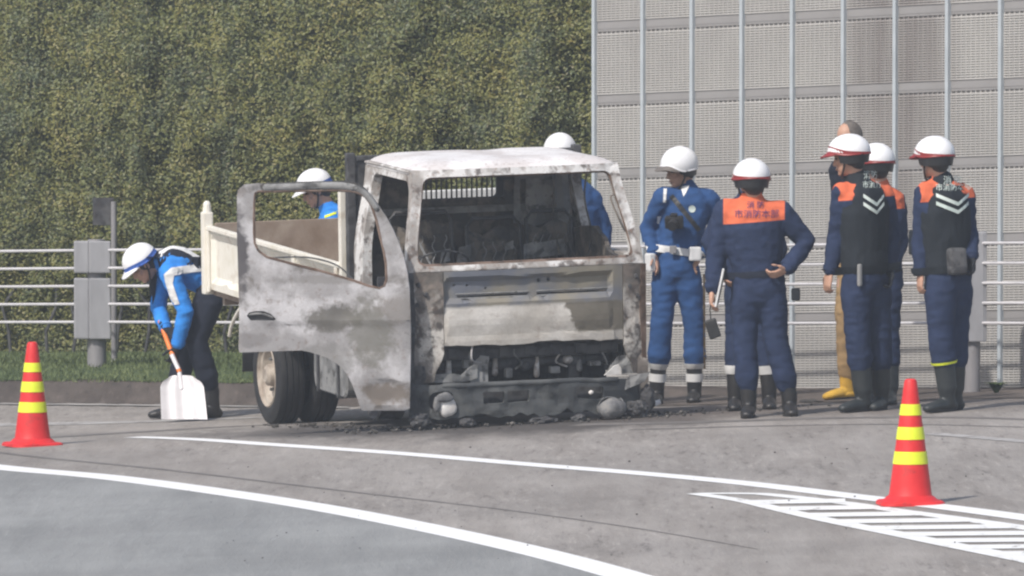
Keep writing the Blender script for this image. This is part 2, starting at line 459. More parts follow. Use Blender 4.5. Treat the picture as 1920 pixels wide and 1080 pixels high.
def loft(bm, pts, rad, side=None, seg=14, cap=True, closed=False, power=2.0):
    pts = [Vector(p) for p in pts]
    rad = [(r, r) if isinstance(r, (int, float)) else r for r in rad]
    fr = frames(pts, side)
    if cap:
        t, s, b = fr[0]
        ra, rb = rad[0]
        e = min(ra, rb)
        pts = [pts[0] - t * e * 0.85, pts[0] - t * e * 0.5] + pts
        rad = [(ra * 0.45, rb * 0.45), (ra * 0.82, rb * 0.82)] + rad
        fr = [fr[0], fr[0]] + fr
        t, s, b = fr[-1]
        ra, rb = rad[-1]
        e = min(ra, rb)
        pts = pts + [pts[-1] + t * e * 0.5, pts[-1] + t * e * 0.85]
        rad = rad + [(ra * 0.82, rb * 0.82), (ra * 0.45, rb * 0.45)]
        fr = fr + [fr[-1], fr[-1]]
    rings = []
    for p, (ra, rb), (t, s, b) in zip(pts, rad, fr):
        ring = []
        for k in range(seg):
            a = 2 * math.pi * k / seg
            ca, sa = math.cos(a), math.sin(a)
            if power != 2.0:
                ca = math.copysign(abs(ca) ** (2 / power), ca)
                sa = math.copysign(abs(sa) ** (2 / power), sa)
            ring.append(bm.verts.new(p + s * (ra * ca) + b * (rb * sa)))
        rings.append(ring)
    pairs = list(zip(rings, rings[1:]))
    if closed: pairs.append((rings[-1], rings[0]))
    for r0, r1 in pairs:
        for k in range(seg):
            bm.faces.new((r0[k], r0[(k + 1) % seg], r1[(k + 1) % seg], r1[k]))
    if not closed:
        bm.faces.new(rings[0][::-1])
        bm.faces.new(rings[-1])

def tube(bm, pts, r, seg=8, closed=False):
    loft(bm, pts, [r] * len(pts), None, seg, cap=False, closed=closed)

def ell(bm, c, rad, mtx=None, sub=3):
    r = bmesh.ops.create_icosphere(bm, subdivisions=sub, radius=1)
    for v in r['verts']:
        p = Vector((v.co.x * rad[0], v.co.y * rad[1], v.co.z * rad[2]))
        if mtx is not None: p = mtx @ p
        v.co = Vector(c) + p
    return r['verts']

def sheet(outer, holes, fmap, thick, step=0.04, bm=None):
    """a plate with openings: polygons in (p, q) cut on a grid, mapped by fmap to 3-D, thickened by the vector thick(p, q)"""
    loops = [[Vector((x, y, 0)) for x, y in outer]] + [[Vector((x, y, 0)) for x, y in h] for h in holes]
    flat = [p for l in loops for p in l]
    tris = tessellate_polygon(loops)
    tb = bmesh.new()
    vs = [tb.verts.new(p) for p in flat]
    for tr in tris:
        try: tb.faces.new([vs[i] for i in tr])
        except ValueError: pass
    xs = [p.x for p in flat]
    ys = [p.y for p in flat]
    for lo, hi, n in ((min(xs), max(xs), Vector((1, 0, 0))), (min(ys), max(ys), Vector((0, 1, 0)))):
        k = max(1, int((hi - lo) / step))
        for i in range(1, k):
            c = lo + (hi - lo) * i / k
            bmesh.ops.bisect_plane(tb, geom=tb.verts[:] + tb.edges[:] + tb.faces[:], plane_co=n * c, plane_no=n, dist=1e-6)
    bmesh.ops.remove_doubles(tb, verts=tb.verts, dist=1e-5)
    tb.verts.index_update()
    out = bm or bmesh.new()
    A, B = [], []
    for v in tb.verts:
        P = Vector(fmap(v.co.x, v.co.y))
        th = thick(v.co.x, v.co.y) if callable(thick) else thick
        A.append(out.verts.new(P))
        B.append(out.verts.new(P + Vector(th)))
    for f in tb.faces:
        ids = [v.index for v in f.verts]
        out.faces.new([A[i] for i in ids])
        out.faces.new([B[i] for i in reversed(ids)])
    for e in tb.edges:
        if len(e.link_faces) == 1:
            i, j = e.verts[0].index, e.verts[1].index
            out.faces.new((A[i], A[j], B[j], B[i]))
    tb.free()
    return out

def rrect(x0, y0, x1, y1, r, n=4):
    pts = []
    for cx, cy, a0 in ((x1 - r, y0 + r, -90), (x1 - r, y1 - r, 0), (x0 + r, y1 - r, 90), (x0 + r, y0 + r, 180)):
        for k in range(n + 1):
            a = R(a0 + 90 * k / n)
            pts.append((cx + r * math.cos(a), cy + r * math.sin(a)))
    return pts

def roundpoly(pts, r, n=4):
    """round every corner of a polygon"""
    out = []
    m = len(pts)
    for i in range(m):
        p, a, b = Vector(pts[i]), Vector(pts[i - 1]), Vector(pts[(i + 1) % m])
        da, db = (a - p), (b - p)
        ra = min(r, da.length * 0.45)
        rb = min(r, db.length * 0.45)
        pa, pb = p + da.normalized() * ra, p + db.normalized() * rb
        for k in range(n + 1):
            t = k / n
            q = pa * (1 - t) ** 2 + p * 2 * t * (1 - t) + pb * t * t
            out.append((q.x, q.y))
    return out

def remesh(name, bm, voxel, m, parent, smooth=3, folds=0.0, fold_scale=9.0, fold_stretch=(1, 1, 0.5), seed=0.0, floor=None, post=None):
    me = bpy.data.meshes.new('tmp')
    bmesh.ops.recalc_face_normals(bm, faces=bm.faces)
    bm.to_mesh(me)
    bm.free()
    o = bpy.data.objects.new('tmp', me)
    COL.objects.link(o)
    r = o.modifiers.new('r', 'REMESH')
    r.mode = 'VOXEL'
    r.voxel_size = voxel
    if smooth:
        s = o.modifiers.new('s', 'SMOOTH')
        s.iterations = smooth
        s.factor = 0.5
    dg = bpy.context.evaluated_depsgraph_get()
    dg.update()
    out = bpy.data.meshes.new_from_object(o.evaluated_get(dg))
    out.name = name
    bpy.data.objects.remove(o)
    bpy.data.meshes.remove(me)
    if folds or floor is not None:
        nor = [v.normal.copy() for v in out.vertices] if folds else None
        for i, v in enumerate(out.vertices):
            if folds:
                q = v.co
                P = Vector((q.x * fold_stretch[0], q.y * fold_stretch[1], q.z * fold_stretch[2])) * fold_scale + Vector((seed, seed * 2.3, -seed))
                d = noise.noise(P) * 1.0 + noise.noise(P * 2.3) * 0.5
                d = 0.45 - abs(d) * 1.8
                v.co = v.co + nor[i] * (d * folds)
            if floor is not None and v.co.z < floor: v.co.z = floor
    out.shade_smooth()
    return link(name, out, m, parent)

def bvh_of(o):
    bm = bmesh.new()
    bm.from_mesh(o.data)
    t = BVHTree.FromBMesh(bm)
    bm.free()
    return t

# ------------------------------------------------------------------ ground, verge, lane, paint
def grid_sheet(name, xs, ys, m, dz=0.0, kind='structure', clip=None, z=None):
    bm = nb()
    V = {}
    for i, x in enumerate(xs):
        for j, y in enumerate(ys):
            V[i, j] = bm.verts.new((x, y, (z or ground)(x, y) + dz))
    for i in range(len(xs) - 1):
        for j in range(len(ys) - 1):
            if clip and not clip((xs[i] + xs[i + 1]) / 2, (ys[j] + ys[j + 1]) / 2): continue
            bm.faces.new((V[i, j], V[i + 1, j], V[i + 1, j + 1], V[i, j + 1]))
    return obj(name, bm, m, smooth=True, kind=kind)

fx = list(np.linspace(-14, 14, 113))
fy = list(np.linspace(34, 92, 233))
xs = [-250, -120, -60, -28] + fx + [28, 60, 120, 250]
ys = [-60, 0, 20] + fy + [110, 150, 220, 340]
grid_sheet('road', xs, ys, M['asphalt'])

def catmull(pts, n=12):
    P = [Vector(p) for p in pts]
    P = [P[0] * 2 - P[1]] + P + [P[-1] * 2 - P[-2]]
    out = []
    for i in range(1, len(P) - 2):
        for k in range(n):
            t = k / n
            a, b, c, d = P[i - 1:i + 3]
            out.append(0.5 * ((2 * b) + (c - a) * t + (2 * a - 5 * b + 4 * c - d) * t * t + (3 * b - 3 * c + d - a) * t ** 3))
    out.append(P[-2])
    return out

def ribbon(name, pxs, width, m, dz=0.008, rows=2, w1=None):
    pts = catmull([gp(x, y) for x, y in pxs])
    bm = nb()
    prev = None
    n = len(pts)
    for i, p in enumerate(pts):
        t = pts[min(i + 1, n - 1)] - pts[max(i - 1, 0)]
        nrm = Vector((-t.y, t.x, 0)).normalized()
        ww = width if w1 is None else width + (w1 - width) * i / (n - 1)
        row = []
        for k in range(rows + 1):
            q = p + nrm * ww * (k / rows - 0.5)
            row.append(bm.verts.new((q.x, q.y, ground(q.x, q.y) + dz)))
        if prev:
            for k in range(rows): bm.faces.new((prev[k], prev[k + 1], row[k + 1], row[k]))
        prev = row
    return obj(name, bm, m, kind='structure')

LINE_C = [(-420, 832), (-200, 852), (0, 877), (200, 895), (400, 921), (600, 952), (800, 990), (1000, 1034), (1180, 1082), (1400, 1150), (1600, 1225)]
# smooth grey lane on the near side of the long white line
pts = catmull([gp(x, y) for x, y in LINE_C])
bm = nb()
prev = None
for p in pts:
    row = []
    for k in range(15):
        f = k / 14
        q = Vector((p.x - 2.5 * f, p.y - 24 * f, 0))
        row.append(bm.verts.new((q.x, q.y, ground(q.x, q.y) + 0.0015)))
    if prev:
        for k in range(14): bm.faces.new((prev[k], prev[k + 1], row[k + 1], row[k]))
    prev = row
obj('lane_road', bm, M['lane'], kind='structure', smooth=True)

ribbon('lane_line', LINE_C, 0.22, M['paint'], 0.003)
ribbon('edge_line', [(250, 820), (360, 824), (480, 832), (740, 850), (1000, 872), (1200, 888), (1400, 907), (1600, 931), (1760, 950), (1920, 971), (2100, 997)], 0.15, M['paint'], 0.003, w1=0.19)
ribbon('far_edge_line', [(-300, 803), (0, 797), (200, 793), (330, 789), (470, 784), (640, 778)], 0.45, M['old_paint'], 0.003, w1=0.12)
ribbon('right_edge_line', [(1740, 813), (1800, 818), (1920, 828), (2080, 842)], 0.13, M['old_paint'], 0.003)
for i, (pp, ww) in enumerate([([(-200, 832), (0, 849), (300, 880), (520, 906), (740, 932), (960, 958), (1200, 992), (1420, 1030)], 0.07),
                 ([(60, 822), (230, 812), (430, 800), (620, 793)], 0.5),
                 ([(1080, 797), (1300, 792), (1560, 784), (1800, 783), (2000, 790)], 0.28),
                 ([(1180, 806), (1440, 799), (1700, 796), (1980, 803)], 0.10)]):
    ribbon('tyre_mark', pp, ww, M['mark'], 0.0022, w1=0.012 if i == 0 else ww * 0.3)
    SC.collection.objects[-1]['kind'] = 'structure'

# hatched island
UP = [(1306, 926), (1400, 926), (1454, 929), (1585, 944), (1683, 958), (1782, 971), (1913, 989), (2060, 1010), (2220, 1034)]
LOW = [(1306, 927), (1388, 939), (1454, 954), (1552, 976), (1683, 1002), (1782, 1022), (1913, 1048), (2060, 1080), (2220, 1118)]
ribbon('island_line', UP, 0.10, M['worn_paint'], 0.003, w1=0.14)
ribbon('island_line', [(1300, 926)] + LOW[1:], 0.09, M['worn_paint'], 0.0037, w1=0.17)
def inv(line, y):
    for (x0, y0), (x1, y1) in zip(line, line[1:]):
        if min(y0, y1) <= y <= max(y0, y1) and y1 != y0: return x0 + (x1 - x0) * (y - y0) / (y1 - y0)
    return line[-1][0]
for k in range(9):
    y = 943.0 + 12.0 * k
    xl, xr = inv(LOW, y), inv(UP[2:], y - 3)
    if y < 946: xr = 1585
    bm = nb()
    vs = []
    N = 10
    for i in range(N + 1):
        x = xl + (xr - xl) * i / N
        yy = y - 3 * i / N
        a, b = gp(x, yy - 3.9), gp(x, yy + 3.8)
        vs.append((bm.verts.new(a + Vector((0, 0, 0.0044))), bm.verts.new(b + Vector((0, 0, 0.0044)))))
    for p, q in zip(vs, vs[1:]): bm.faces.new((p[0], p[1], q[1], q[0]))
    obj('hatch_marking', bm, M['worn_paint'], kind='structure')

# verge: concrete edge, soil, turf
def strip(name, off0, off1, x0, x1, m, dz, n=60, rows=10, wob=0.0):
    bm = nb()
    prev = None
    for i in range(n + 1):
        x = x0 + (x1 - x0) * i / n
        row = []
        for k in range(rows + 1):
            f = k / rows
            y = curb_y(x) + off0 + (off1 - off0) * f
            if wob and k in (0, rows): y += wob * noise.noise(Vector((x * 1.7, k, 3)))
            row.append(bm.verts.new((x, y, ground(x, y) + dz)))
        if prev:
            for k in range(rows): bm.faces.new((prev[k], prev[k + 1], row[k + 1], row[k]))
        prev = row
    return obj(name, bm, m, kind='structure', smooth=True)
strip('verge_soil_ground', 0.22, 9.0, -13, 13, M['soil'], 0.005, 120, 30, wob=0.15)
strip('kerb', -0.02, 0.12, -13, -1.2, M['curb'], 0.010)
strip('lawn', 1.40, 5.6, -13, 0.3, M['turf'], 0.011, wob=0.25)

# grass blades
bm = nb()
rng = random.Random(3)
for _ in range(15000):
    x = rng.uniform(-5.6, 0.2)
    off = 1.30 + rng.random() ** 1.2 * 3.4
    y = curb_y(x) + off
    z = ground(x, y) + 0.015
    h = rng.uniform(0.015, 0.042) * (1.3 if rng.random() < 0.1 else 1)
    a = rng.uniform(0, math.pi)
    dx, dy = math.cos(a) * 0.005, math.sin(a) * 0.005
    lx, ly = rng.uniform(-0.02, 0.02), rng.uniform(-0.02, 0.02)
    bm.faces.new((bm.verts.new((x - dx, y - dy, z)), bm.verts.new((x + dx, y + dy, z)), bm.verts.new((x + lx, y + ly, z + h))))
obj('grass', bm, M['grass'], kind='stuff', label='short green grass strip in front of the tall hedge', category='grass')

# ------------------------------------------------------------------ hedge
def hedge():
    root = empty('hedge', (-3, curb_y(-3) + 4.9, ground(-3, 71)), 'tall dense olive green hedge filling the view behind the truck', 'hedge')
    rng = random.Random(11)
    def face_y(x, z):
        y = curb_y(x) + 4.75
        P = Vector((x * 1.1, 0, z * 0.75))
        y += 0.26 * noise.noise(P) + 0.17 * noise.noise(P * 2.6 + Vector((5, 0, 0))) + 0.13 * noise.noise(P * 6.5)
        # vertical creases between the shrubs
        c = abs(noise.noise(Vector((x * 0.9 + 3.3, 7, z * 0.15))))
        y += 0.16 * max(0, 0.16 - c) / 0.16
        y += 0.25 * sm(0.7, 0.0, z)
        return y
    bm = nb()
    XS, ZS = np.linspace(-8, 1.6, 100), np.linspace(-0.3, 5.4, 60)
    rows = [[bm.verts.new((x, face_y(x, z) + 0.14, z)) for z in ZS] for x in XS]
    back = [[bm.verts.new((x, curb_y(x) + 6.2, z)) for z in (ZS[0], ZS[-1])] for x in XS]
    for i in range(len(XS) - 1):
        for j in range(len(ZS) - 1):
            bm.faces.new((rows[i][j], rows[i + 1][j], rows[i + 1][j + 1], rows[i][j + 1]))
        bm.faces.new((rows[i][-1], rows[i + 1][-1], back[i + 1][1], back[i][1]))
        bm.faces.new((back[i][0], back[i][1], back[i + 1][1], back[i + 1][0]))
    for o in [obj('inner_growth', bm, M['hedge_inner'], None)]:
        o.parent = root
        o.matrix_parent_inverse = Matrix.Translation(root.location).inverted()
    # leaves as numpy arrays
    N = 290000
    nr = np.random.RandomState(5)
    X = nr.uniform(-7.0, 1.3, N)
    Z = nr.uniform(-0.2, 5.2, N)
    Y = np.empty(N)
    for i in range(N):
        Y[i] = face_y(X[i], Z[i]) - 0.06 + 0.20 * nr.random_sample() ** 1.5
    sz = nr.uniform(0.009, 0.021, N)
    a = nr.uniform(0, 2 * np.pi, N)
    tilt = nr.normal(0, 0.5, N)
    twist = nr.normal(0, 0.8, N)
    # leaf axis u (long) and v (wide)
    u = np.stack([np.cos(a) * np.cos(twist), -np.abs(np.sin(twist)) * 0.6, np.sin(a) * np.cos(twist)], 1)
    u /= np.linalg.norm(u, axis=1)[:, None]
    n0 = np.stack([tilt * 0.8, -np.ones(N), 0.85 + nr.normal(0, 0.45, N)], 1)
    v = np.cross(u, n0)
    v /= np.linalg.norm(v, axis=1)[:, None]
    nn = np.cross(v, u)
    c = np.stack([X, Y, Z], 1)
    L, W = sz[:, None] * 1.0, sz[:, None] * 0.55
    co = np.stack([c - u * L, c + v * W - nn * W * 0.25, c + u * L, c - v * W - nn * W * 0.25], 1).reshape(-1, 3)
    me = bpy.data.meshes.new('foliage')
    fa = np.arange(N) * 4
    faces = np.concatenate([np.stack([fa, fa + 1, fa + 2], 1), np.stack([fa, fa + 2, fa + 3], 1)])
    me.from_pydata((co - np.array(root.location)).tolist(), [], faces.tolist())
    me.update()
    link('foliage', me, M['leaves'], root, kind='stuff')
    # a few woody stems low down
    bm = nb()
    for k in range(26):
        x = -6.5 + k * 0.3 + rng.uniform(-.1, .1)
        y = curb_y(x) + 4.95
        p = [Vector((x + rng.uniform(-.04, .04) * j, y, ground(x, y) - .02 + .2 * j)) - root.location for j in range(4)]
        tube(bm, p, 0.014, 6)
    obj('stems', bm, M['burnt_dark'], root, kind='stuff')
hedge()

# ------------------------------------------------------------------ noise barrier
FX0, FDX = 0.643, 0.36
def fence_y(x): return 66.99 - 1.13 * (x - FX0)
SL = 0.061
def seam_z(x, k): return 0.37 + SL * (x - FX0) + k * 0.554
def fence():
    root = empty('noise_barrier', (FX0, fence_y(FX0), seam_z(FX0, -1)), 'tall grey metal noise barrier of slatted panels behind the officers', 'fence')
    o0 = root.location.copy()
    L = math.hypot(FDX, 1.13 * FDX)
    ux = Vector((FDX, -1.13 * FDX, 0)) / L
    un = Vector((ux.y, -ux.x, 0))      # towards the camera
    sl = SL * FDX / L
    def P(s, d, z): return ux * s + un * d + Vector((0, 0, z + sl * s))
    def pbox(bm, s0, s1, d0, d1, z0, z1, tilt=0.0):
        vs = [bm.verts.new(P(s, d, z + (tilt if d == d1 else 0))) for s in (s0, s1) for d in (d0, d1) for z in (z0, z1)]
        for f in ((0, 1, 3, 2), (4, 6, 7, 5), (0, 4, 5, 1), (2, 3, 7, 6), (0, 2, 6, 4), (1, 5, 7, 3)): bm.faces.new([vs[i] for i in f])
    # panel parts, meshes shared by all panels
    bm = nb()
    s0, s1 = 0.012, L - 0.012
    pbox(bm, s0, s1, -0.03, 0.0, 0.000, 0.5535)
    pbox(bm, s0, s1, 0.001, 0.013, 0.001, 0.062)
    pbox(bm, s0, s1, 0.001, 0.014, 0.536, 0.5525)
    back = bmesh_to(bm, 'panel_frame', M['fence_back'])
    bm = nb()
    z = 0.066
    while z < 0.528:
        pbox(bm, s0 + 0.004, s1 - 0.004, 0.001, 0.020, z, z + 0.0105, -0.004)
        z += 0.0185
    for k in range(11):
        s = s0 + 0.010 + (s1 - s0 - 0.020) * k / 10
        pbox(bm, s - 0.0040, s + 0.0040, 0.002, 0.0150, 0.0625, 0.5335)
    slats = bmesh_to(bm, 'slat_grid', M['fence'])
    pbm = nb()
    pbox(pbm, -0.016, 0.016, -0.06, 0.045, -0.25, 0.554 * 10 + 0.02)
    post = bmesh_to(pbm, 'post', M['fence_post'])
    cbm = nb()
    pbox(cbm, -0.011, L - 0.017, -0.05, 0.04, 0, 0.03)
    capm = bmesh_to(cbm, 'cap_rail', M['fence_post'])
    for i in range(13):
        x = FX0 + FDX * i
        base = Vector((x, fence_y(x), 0))
        p = link('post', post, None, root)
        p.location = base + Vector((0, 0, seam_z(x, -1))) - o0
        if i == 12: break
        for k in range(-1, 9):
            q = link('panel', back, None, root)
            q.location = base + Vector((0, 0, seam_z(x, k))) - o0
            g = link('slat_grid', slats, None, q)
        c = link('cap_rail', capm, None, root)
        c.location = base + Vector((0, 0, seam_z(x, 9))) + ux * 0.028 - o0

def bmesh_to(bm, name, m):
    bmesh.ops.recalc_face_normals(bm, faces=bm.faces)
    me = bpy.data.meshes.new(name)
    bm.to_mesh(me)
    bm.free()
    me.materials.append(m)
    return me
fence()

# ------------------------------------------------------------------ cable guardrail
def rail_y(x): return 70.0 - 1.07 * (x + 3.28)
def rail_z(x, k): return 0.256 + (x + 3.28) * 0.0440 + k * 0.1415
def guardrail():
    x0 = -3.25
    root = empty('cable_guardrail', (x0, rail_y(x0), ground(x0, rail_y(x0))), 'galvanised guardrail of five steel cables running behind the truck', 'guardrail')
    o = root.location.copy()
    for k in range(5):
        bm = nb()
        pts = []
        for i in range(60):
            x = -9 + 16.5 * i / 59
            sag = 0.006 * math.sin((x + 3.2) / 6.5 * math.pi) * 1.0
            pts.append(Vector((x, rail_y(x), rail_z(x, k) - abs(sag))) - o)
        tube(bm, pts, 0.0115, 8)
        obj('cable', bm, M['cable'], root, True)
    for px_x, wide in ((-3.27, True), (3.26, False), (-9.0, False)):
        y = rail_y(px_x)
        gz = ground(px_x, y)
        c = Vector((px_x, y, 0)) - o
        top = rail_z(px_x, 4) + 0.085
        bm = nb()
        r = 0.075 if wide else 0.06
        loft(bm, [c + Vector((0, 0, gz - 0.3)), c + Vector((0, 0, top - 0.03)), c + Vector((0, 0, top))], [r, r, r * 0.9], None, 20, cap=False)
        p = obj('post', bm, M['galv'], root, True)
        bm = nb()
        z0 = rail_z(px_x, 0) - 0.13
        zm = rail_z(px_x, 3) - 0.055
        if wide:
            for a, b in ((z0, zm - 0.02), (zm + 0.02, top - 0.01)):
                box(bm, c + Vector((-0.175, -0.10, a)), c + Vector((-0.055, 0.02, b)), 0.012)
                box(bm, c + Vector((-0.055, -0.115, a)), c + Vector((0.115, -0.078, b)), 0.01)
        else:
            box(bm, c + Vector((-0.085, -0.085, z0)), c + Vector((0.085, -0.06, top)), 0.01)
            box(bm, c + Vector((-0.02, -0.08, z0)), c + Vector((0.10, 0.06, top)), 0.01)
        obj('bracket', bm, M['bracket'], p)
guardrail()

# thin pole with a small dark board, seen from behind
def sign_post():
    Y = 70.8
    top, bot = at(214, 378, Y), at(214, 650, Y)
    gz = ground(bot.x, Y)
    root = empty('sign_post', (bot.x, Y, gz), 'thin galvanised pole with a small dark board before the hedge', 'sign')
    bm = nb()
    tube(bm, [Vector((0, 0, -0.1)), Vector((0, 0, top.z - gz))], 0.024, 10)
    obj('pole', bm, M['galv'], root, True)
    bm = nb()
    box(bm, (-0.17, 0.026, top.z - gz - 0.19), (0.0, 0.04, top.z - gz + 0.03), 0.004)
    obj('board', bm, M['burnt_dark'], root)
sign_post()

# ------------------------------------------------------------------ traffic cones
def cone(px, py, label, rot=0.0):
    g = gp(px, py)
    root = empty('traffic_cone', g, label, 'cone', 'red cones with yellow bands closing the road')
    root.rotation_euler = (0, 0, rot)
    def prof(z): return 0.034 + (0.122 - 0.034) * (0.70 - z) / 0.66
    def lathe(pr, seg=40, power=None):
        bm = nb()
        rings = []
        for r, z in pr:
            rings.append([bm.verts.new((r * math.cos(2 * math.pi * k / seg), r * math.sin(2 * math.pi * k / seg), z)) for k in range(seg)])
        for a, b in zip(rings, rings[1:]):
            for k in range(seg): bm.faces.new((a[k], a[(k + 1) % seg], b[(k + 1) % seg], b[k]))
        return bm
    bm = lathe([(0.128, 0.035), (0.124, 0.05)] + [(prof(z), z) for z in np.linspace(0.06, 0.685, 12)] + [(0.031, 0.697), (0.022, 0.702), (0.016, 0.700), (0.014, 0.66)])
    obj('cone_body', bm, M['cone_red'], root, True)
    # skirt: round foot on a soft-cornered plate
    bm = lathe([(0.118, 0.055), (0.135, 0.045), (0.150, 0.030), (0.168, 0.022)])
    obj('skirt', bm, M['cone_red'], root, True)
    bm = nb()
    pts = rrect(-0.182, -0.182, 0.182, 0.182, 0.09, 8)
    lo = [bm.verts.new((x, y, 0.0)) for x, y in pts]
    mi = [bm.verts.new((x * 0.99, y * 0.99, 0.016)) for x, y in pts]
    hi = [bm.verts.new((x * 0.93, y * 0.93, 0.024)) for x, y in pts]
    n = len(pts)
    for a, b in ((lo, mi), (mi, hi)):
        for k in range(n): bm.faces.new((a[k], a[(k + 1) % n], b[(k + 1) % n], b[k]))
    bm.faces.new(hi)
    bm.faces.new(lo[::-1])
    obj('base', bm, M['cone_red'], root)
    for z0, z1 in ((0.228, 0.298), (0.365, 0.435), (0.500, 0.562)):
        bm = lathe([(prof(z0) + .0005, z0), (prof(z0) + 0.003, z0 + .001), (prof(z1) + 0.003, z1 - .001), (prof(z1) + .0005, z1)])
        obj('band', bm, M['cone_band'], root, True)
cone(61, 836, 'red traffic cone with yellow bands standing near the shoveller and guardrail post', 0.4)
cone(1707, 946, 'red traffic cone with yellow bands standing on the hatched white road markings', 0.1)

# ------------------------------------------------------------------ burnt truck
YAW, ROLL, NOSE = R(18), 0.030, 0.050
U = Vector((math.cos(YAW), math.sin(YAW), 0))
Vv = Vector((-math.sin(YAW), math.cos(YAW), 0))
U3 = (U + Vector((0, 0, ROLL))).normalized()
V3 = (Vv + Vector((0, 0, NOSE)))
V3 = (V3 - U3 * V3.dot(U3)).normalized()
W3 = U3.cross(V3)
HW = 0.83
front_left = Vector(((775 - 960) / 279.9, 59.6, 0))
TO = front_left + U * HW
TO.z = 0.0
TM = Matrix(((U3.x, V3.x, W3.x, TO.x), (U3.y, V3.y, W3.y, TO.y), (U3.z, V3.z, W3.z, TO.z), (0, 0, 0, 1)))
TI = TM.inverted()

def truck():
    T = empty('burnt_truck', label='burnt out small dump truck with its door hanging open', category='truck', mtx=TM)
    TW, RAKE, W0, W1 = 0.095, 0.24, 1.06, 1.72     # side taper, windscreen rake, belt and roof heights
    def tum(w): return TW * sm(0, 1, max(0, (w - W0)) / (W1 - W0)) if w > W0 else 0.0
    def rk(w): return RAKE * max(0, (w - W0)) / (W1 - W0)
    def front(p, q, off=0.0):
        e = abs(p) / HW
        half = HW - tum(q)
        u = p * half / HW
        v = rk(q) + 0.055 * e ** 4 + off
        v += 0.006 * noise.noise(Vector((p * 4, q * 4, 1))) + 0.003 * noise.noise(Vector((p * 13, q * 11, 5)))
        return (u, v, q)
    # windscreen frame
    hole = roundpoly([(-0.775, 1.087), (0.775, 1.092), (0.765, 1.668), (-0.750, 1.668)], 0.08, 5)
    outer = roundpoly([(-0.83, 1.052), (0.83, 1.052), (0.83, 1.715), (-0.83, 1.715)], 0.03, 3)
    bm = sheet(outer, [hole], lambda p, q: front(p, q), (0, 0.045, 0), 0.05)
    fr = obj('windscreen_frame', bm, M['burnt_pillar'], T)
    # rubber-less inner lip of the frame
    bm = nb()
    lip = [Vector(front(x, y, 0.018)) for x, y in hole]
    tube(bm, lip, 0.016, 6, closed=True)
    obj('inner_lip', bm, M['rusty_edge'], fr, True)
    # front panels
    def lower(p, q): 
        x, y, z = front(p, q)
        if abs(p) < 0.60:
            e = sm(0.60, 0.57, abs(p))
            if q > 0.835: y += 0.030 * e * sm(0.835, 0.85, q) * (1 - sm(0.985, 1.0, q))
            if 0.60 < q < 0.79: y += -0.012 * e * math.sin((q - 0.60) / 0.19 * math.pi)
            if q < 0.62: y -= 0.010 * sm(0.62, 0.60, q)
        return (x, y, z)
    ragged = []
    rr = random.Random(4)
    for k in range(30):
        u = -0.60 + 1.27 * k / 29
        ragged.append((u, 0.548 + rr.uniform(-0.006, 0.006) + 0.006 * math.sin(u * 8)))
    slots = [rrect(-0.50, 0.868, 0.0, 0.880, 0.005, 2), rrect(0.06, 0.868, 0.56, 0.880, 0.005, 2)]
    holes = []
    for (hx, hy, hr) in ((0.075, 0.965, 0.015), (0.145, 0.968, 0.014), (-0.52, 0.955, 0.010), (-0.30, 0.925, 0.009), (-0.43, 0.95, 0.008)):
        holes.append([(hx + hr * math.cos(a), hy + hr * math.sin(a)) for a in np.linspace(0, 2 * math.pi, 9)[:-1]])
    bm = sheet(ragged + [(0.67, 1.049), (-0.60, 1.049)], slots + holes, lower, (0, 0.018, 0), 0.035)
    fp = obj('front_panel', bm, M['burnt_front'], T)
    bm = nb()
    for a, b in ((-0.51, 0.005), (0.055, 0.57)):
        for zz in (0.858, 0.892):
            tube(bm, [Vector((a, 0, 0)) + Vector((0, lower(a, zz)[1] - 0.001, zz)), Vector((b, lower(b, zz)[1] - 0.001, zz))], 0.006, 6)
    obj('slot_lip', bm, M['burnt_grey'], fp, True)
    # corner panels
    for sgn, mm in ((-1, 'burnt_corner'), (1, 'burnt_corner')):
        a, b = (0.605, 0.83) if sgn < 0 else (0.675, 0.83)
        ol = [(a, 1.049), (a, 0.50), (a + 0.02, 0.44), (a + 0.055, 0.38), (a + 0.07, 0.31), (b, 0.30), (b, 1.049)]
        ol = [(sgn * x, y) for x, y in ol]
        bm = sheet(ol, [], lambda p, q: front(p, q, -0.006 + 0.012 * noise.noise(Vector((p * 9, q * 9, 2)))), (0, 0.03, 0), 0.035)
        cp = obj('corner_panel', bm, M[mm], T)
        for (x, z) in ((sgn * 0.77, 0.965), (sgn * 0.72, 0.90), (sgn * 0.78, 0.83)):
            bm = nb()
            loft(bm, [Vector(front(x, z, -0.02)), Vector(front(x, z, 0.0))], [0.013, 0.018], None, 8, cap=False)
            obj('bracket_stud', bm, M['burnt_dark'], cp)
    for sgn, x0, x1, mm in ((-1, 0.79, 0.842, 'burnt_dark'), (1, 0.79, 0.846, 'rusty_edge')):
        bm = sheet([(x0 + 0.012, 0.08), (x1, 0.08), (x1 - 0.004, 0.5), (x1, 1.045), (x0 + 0.018, 1.045), (x0 + 0.004, 0.72), (x0 + 0.02, 0.45)], [],
                   lambda p, q: (sgn * p, front(sgn * p, q, -0.016)[1] + 0.012 * noise.noise(Vector((p * 9, q * 7, sgn))), q), (0, 0.02, 0), 0.03)
        obj('shade_rust_strip', bm, M[mm], T)  # left: dark strip standing in for the shadowed A post gap; right: rusty edge
    # A post wrap below belt plus sides
    def side(sgn):
        def f(p, q): return (sgn * (HW - tum(q) - 0.001), p + rk(q) * max(0, 1 - p / 1.2), q)
        return f
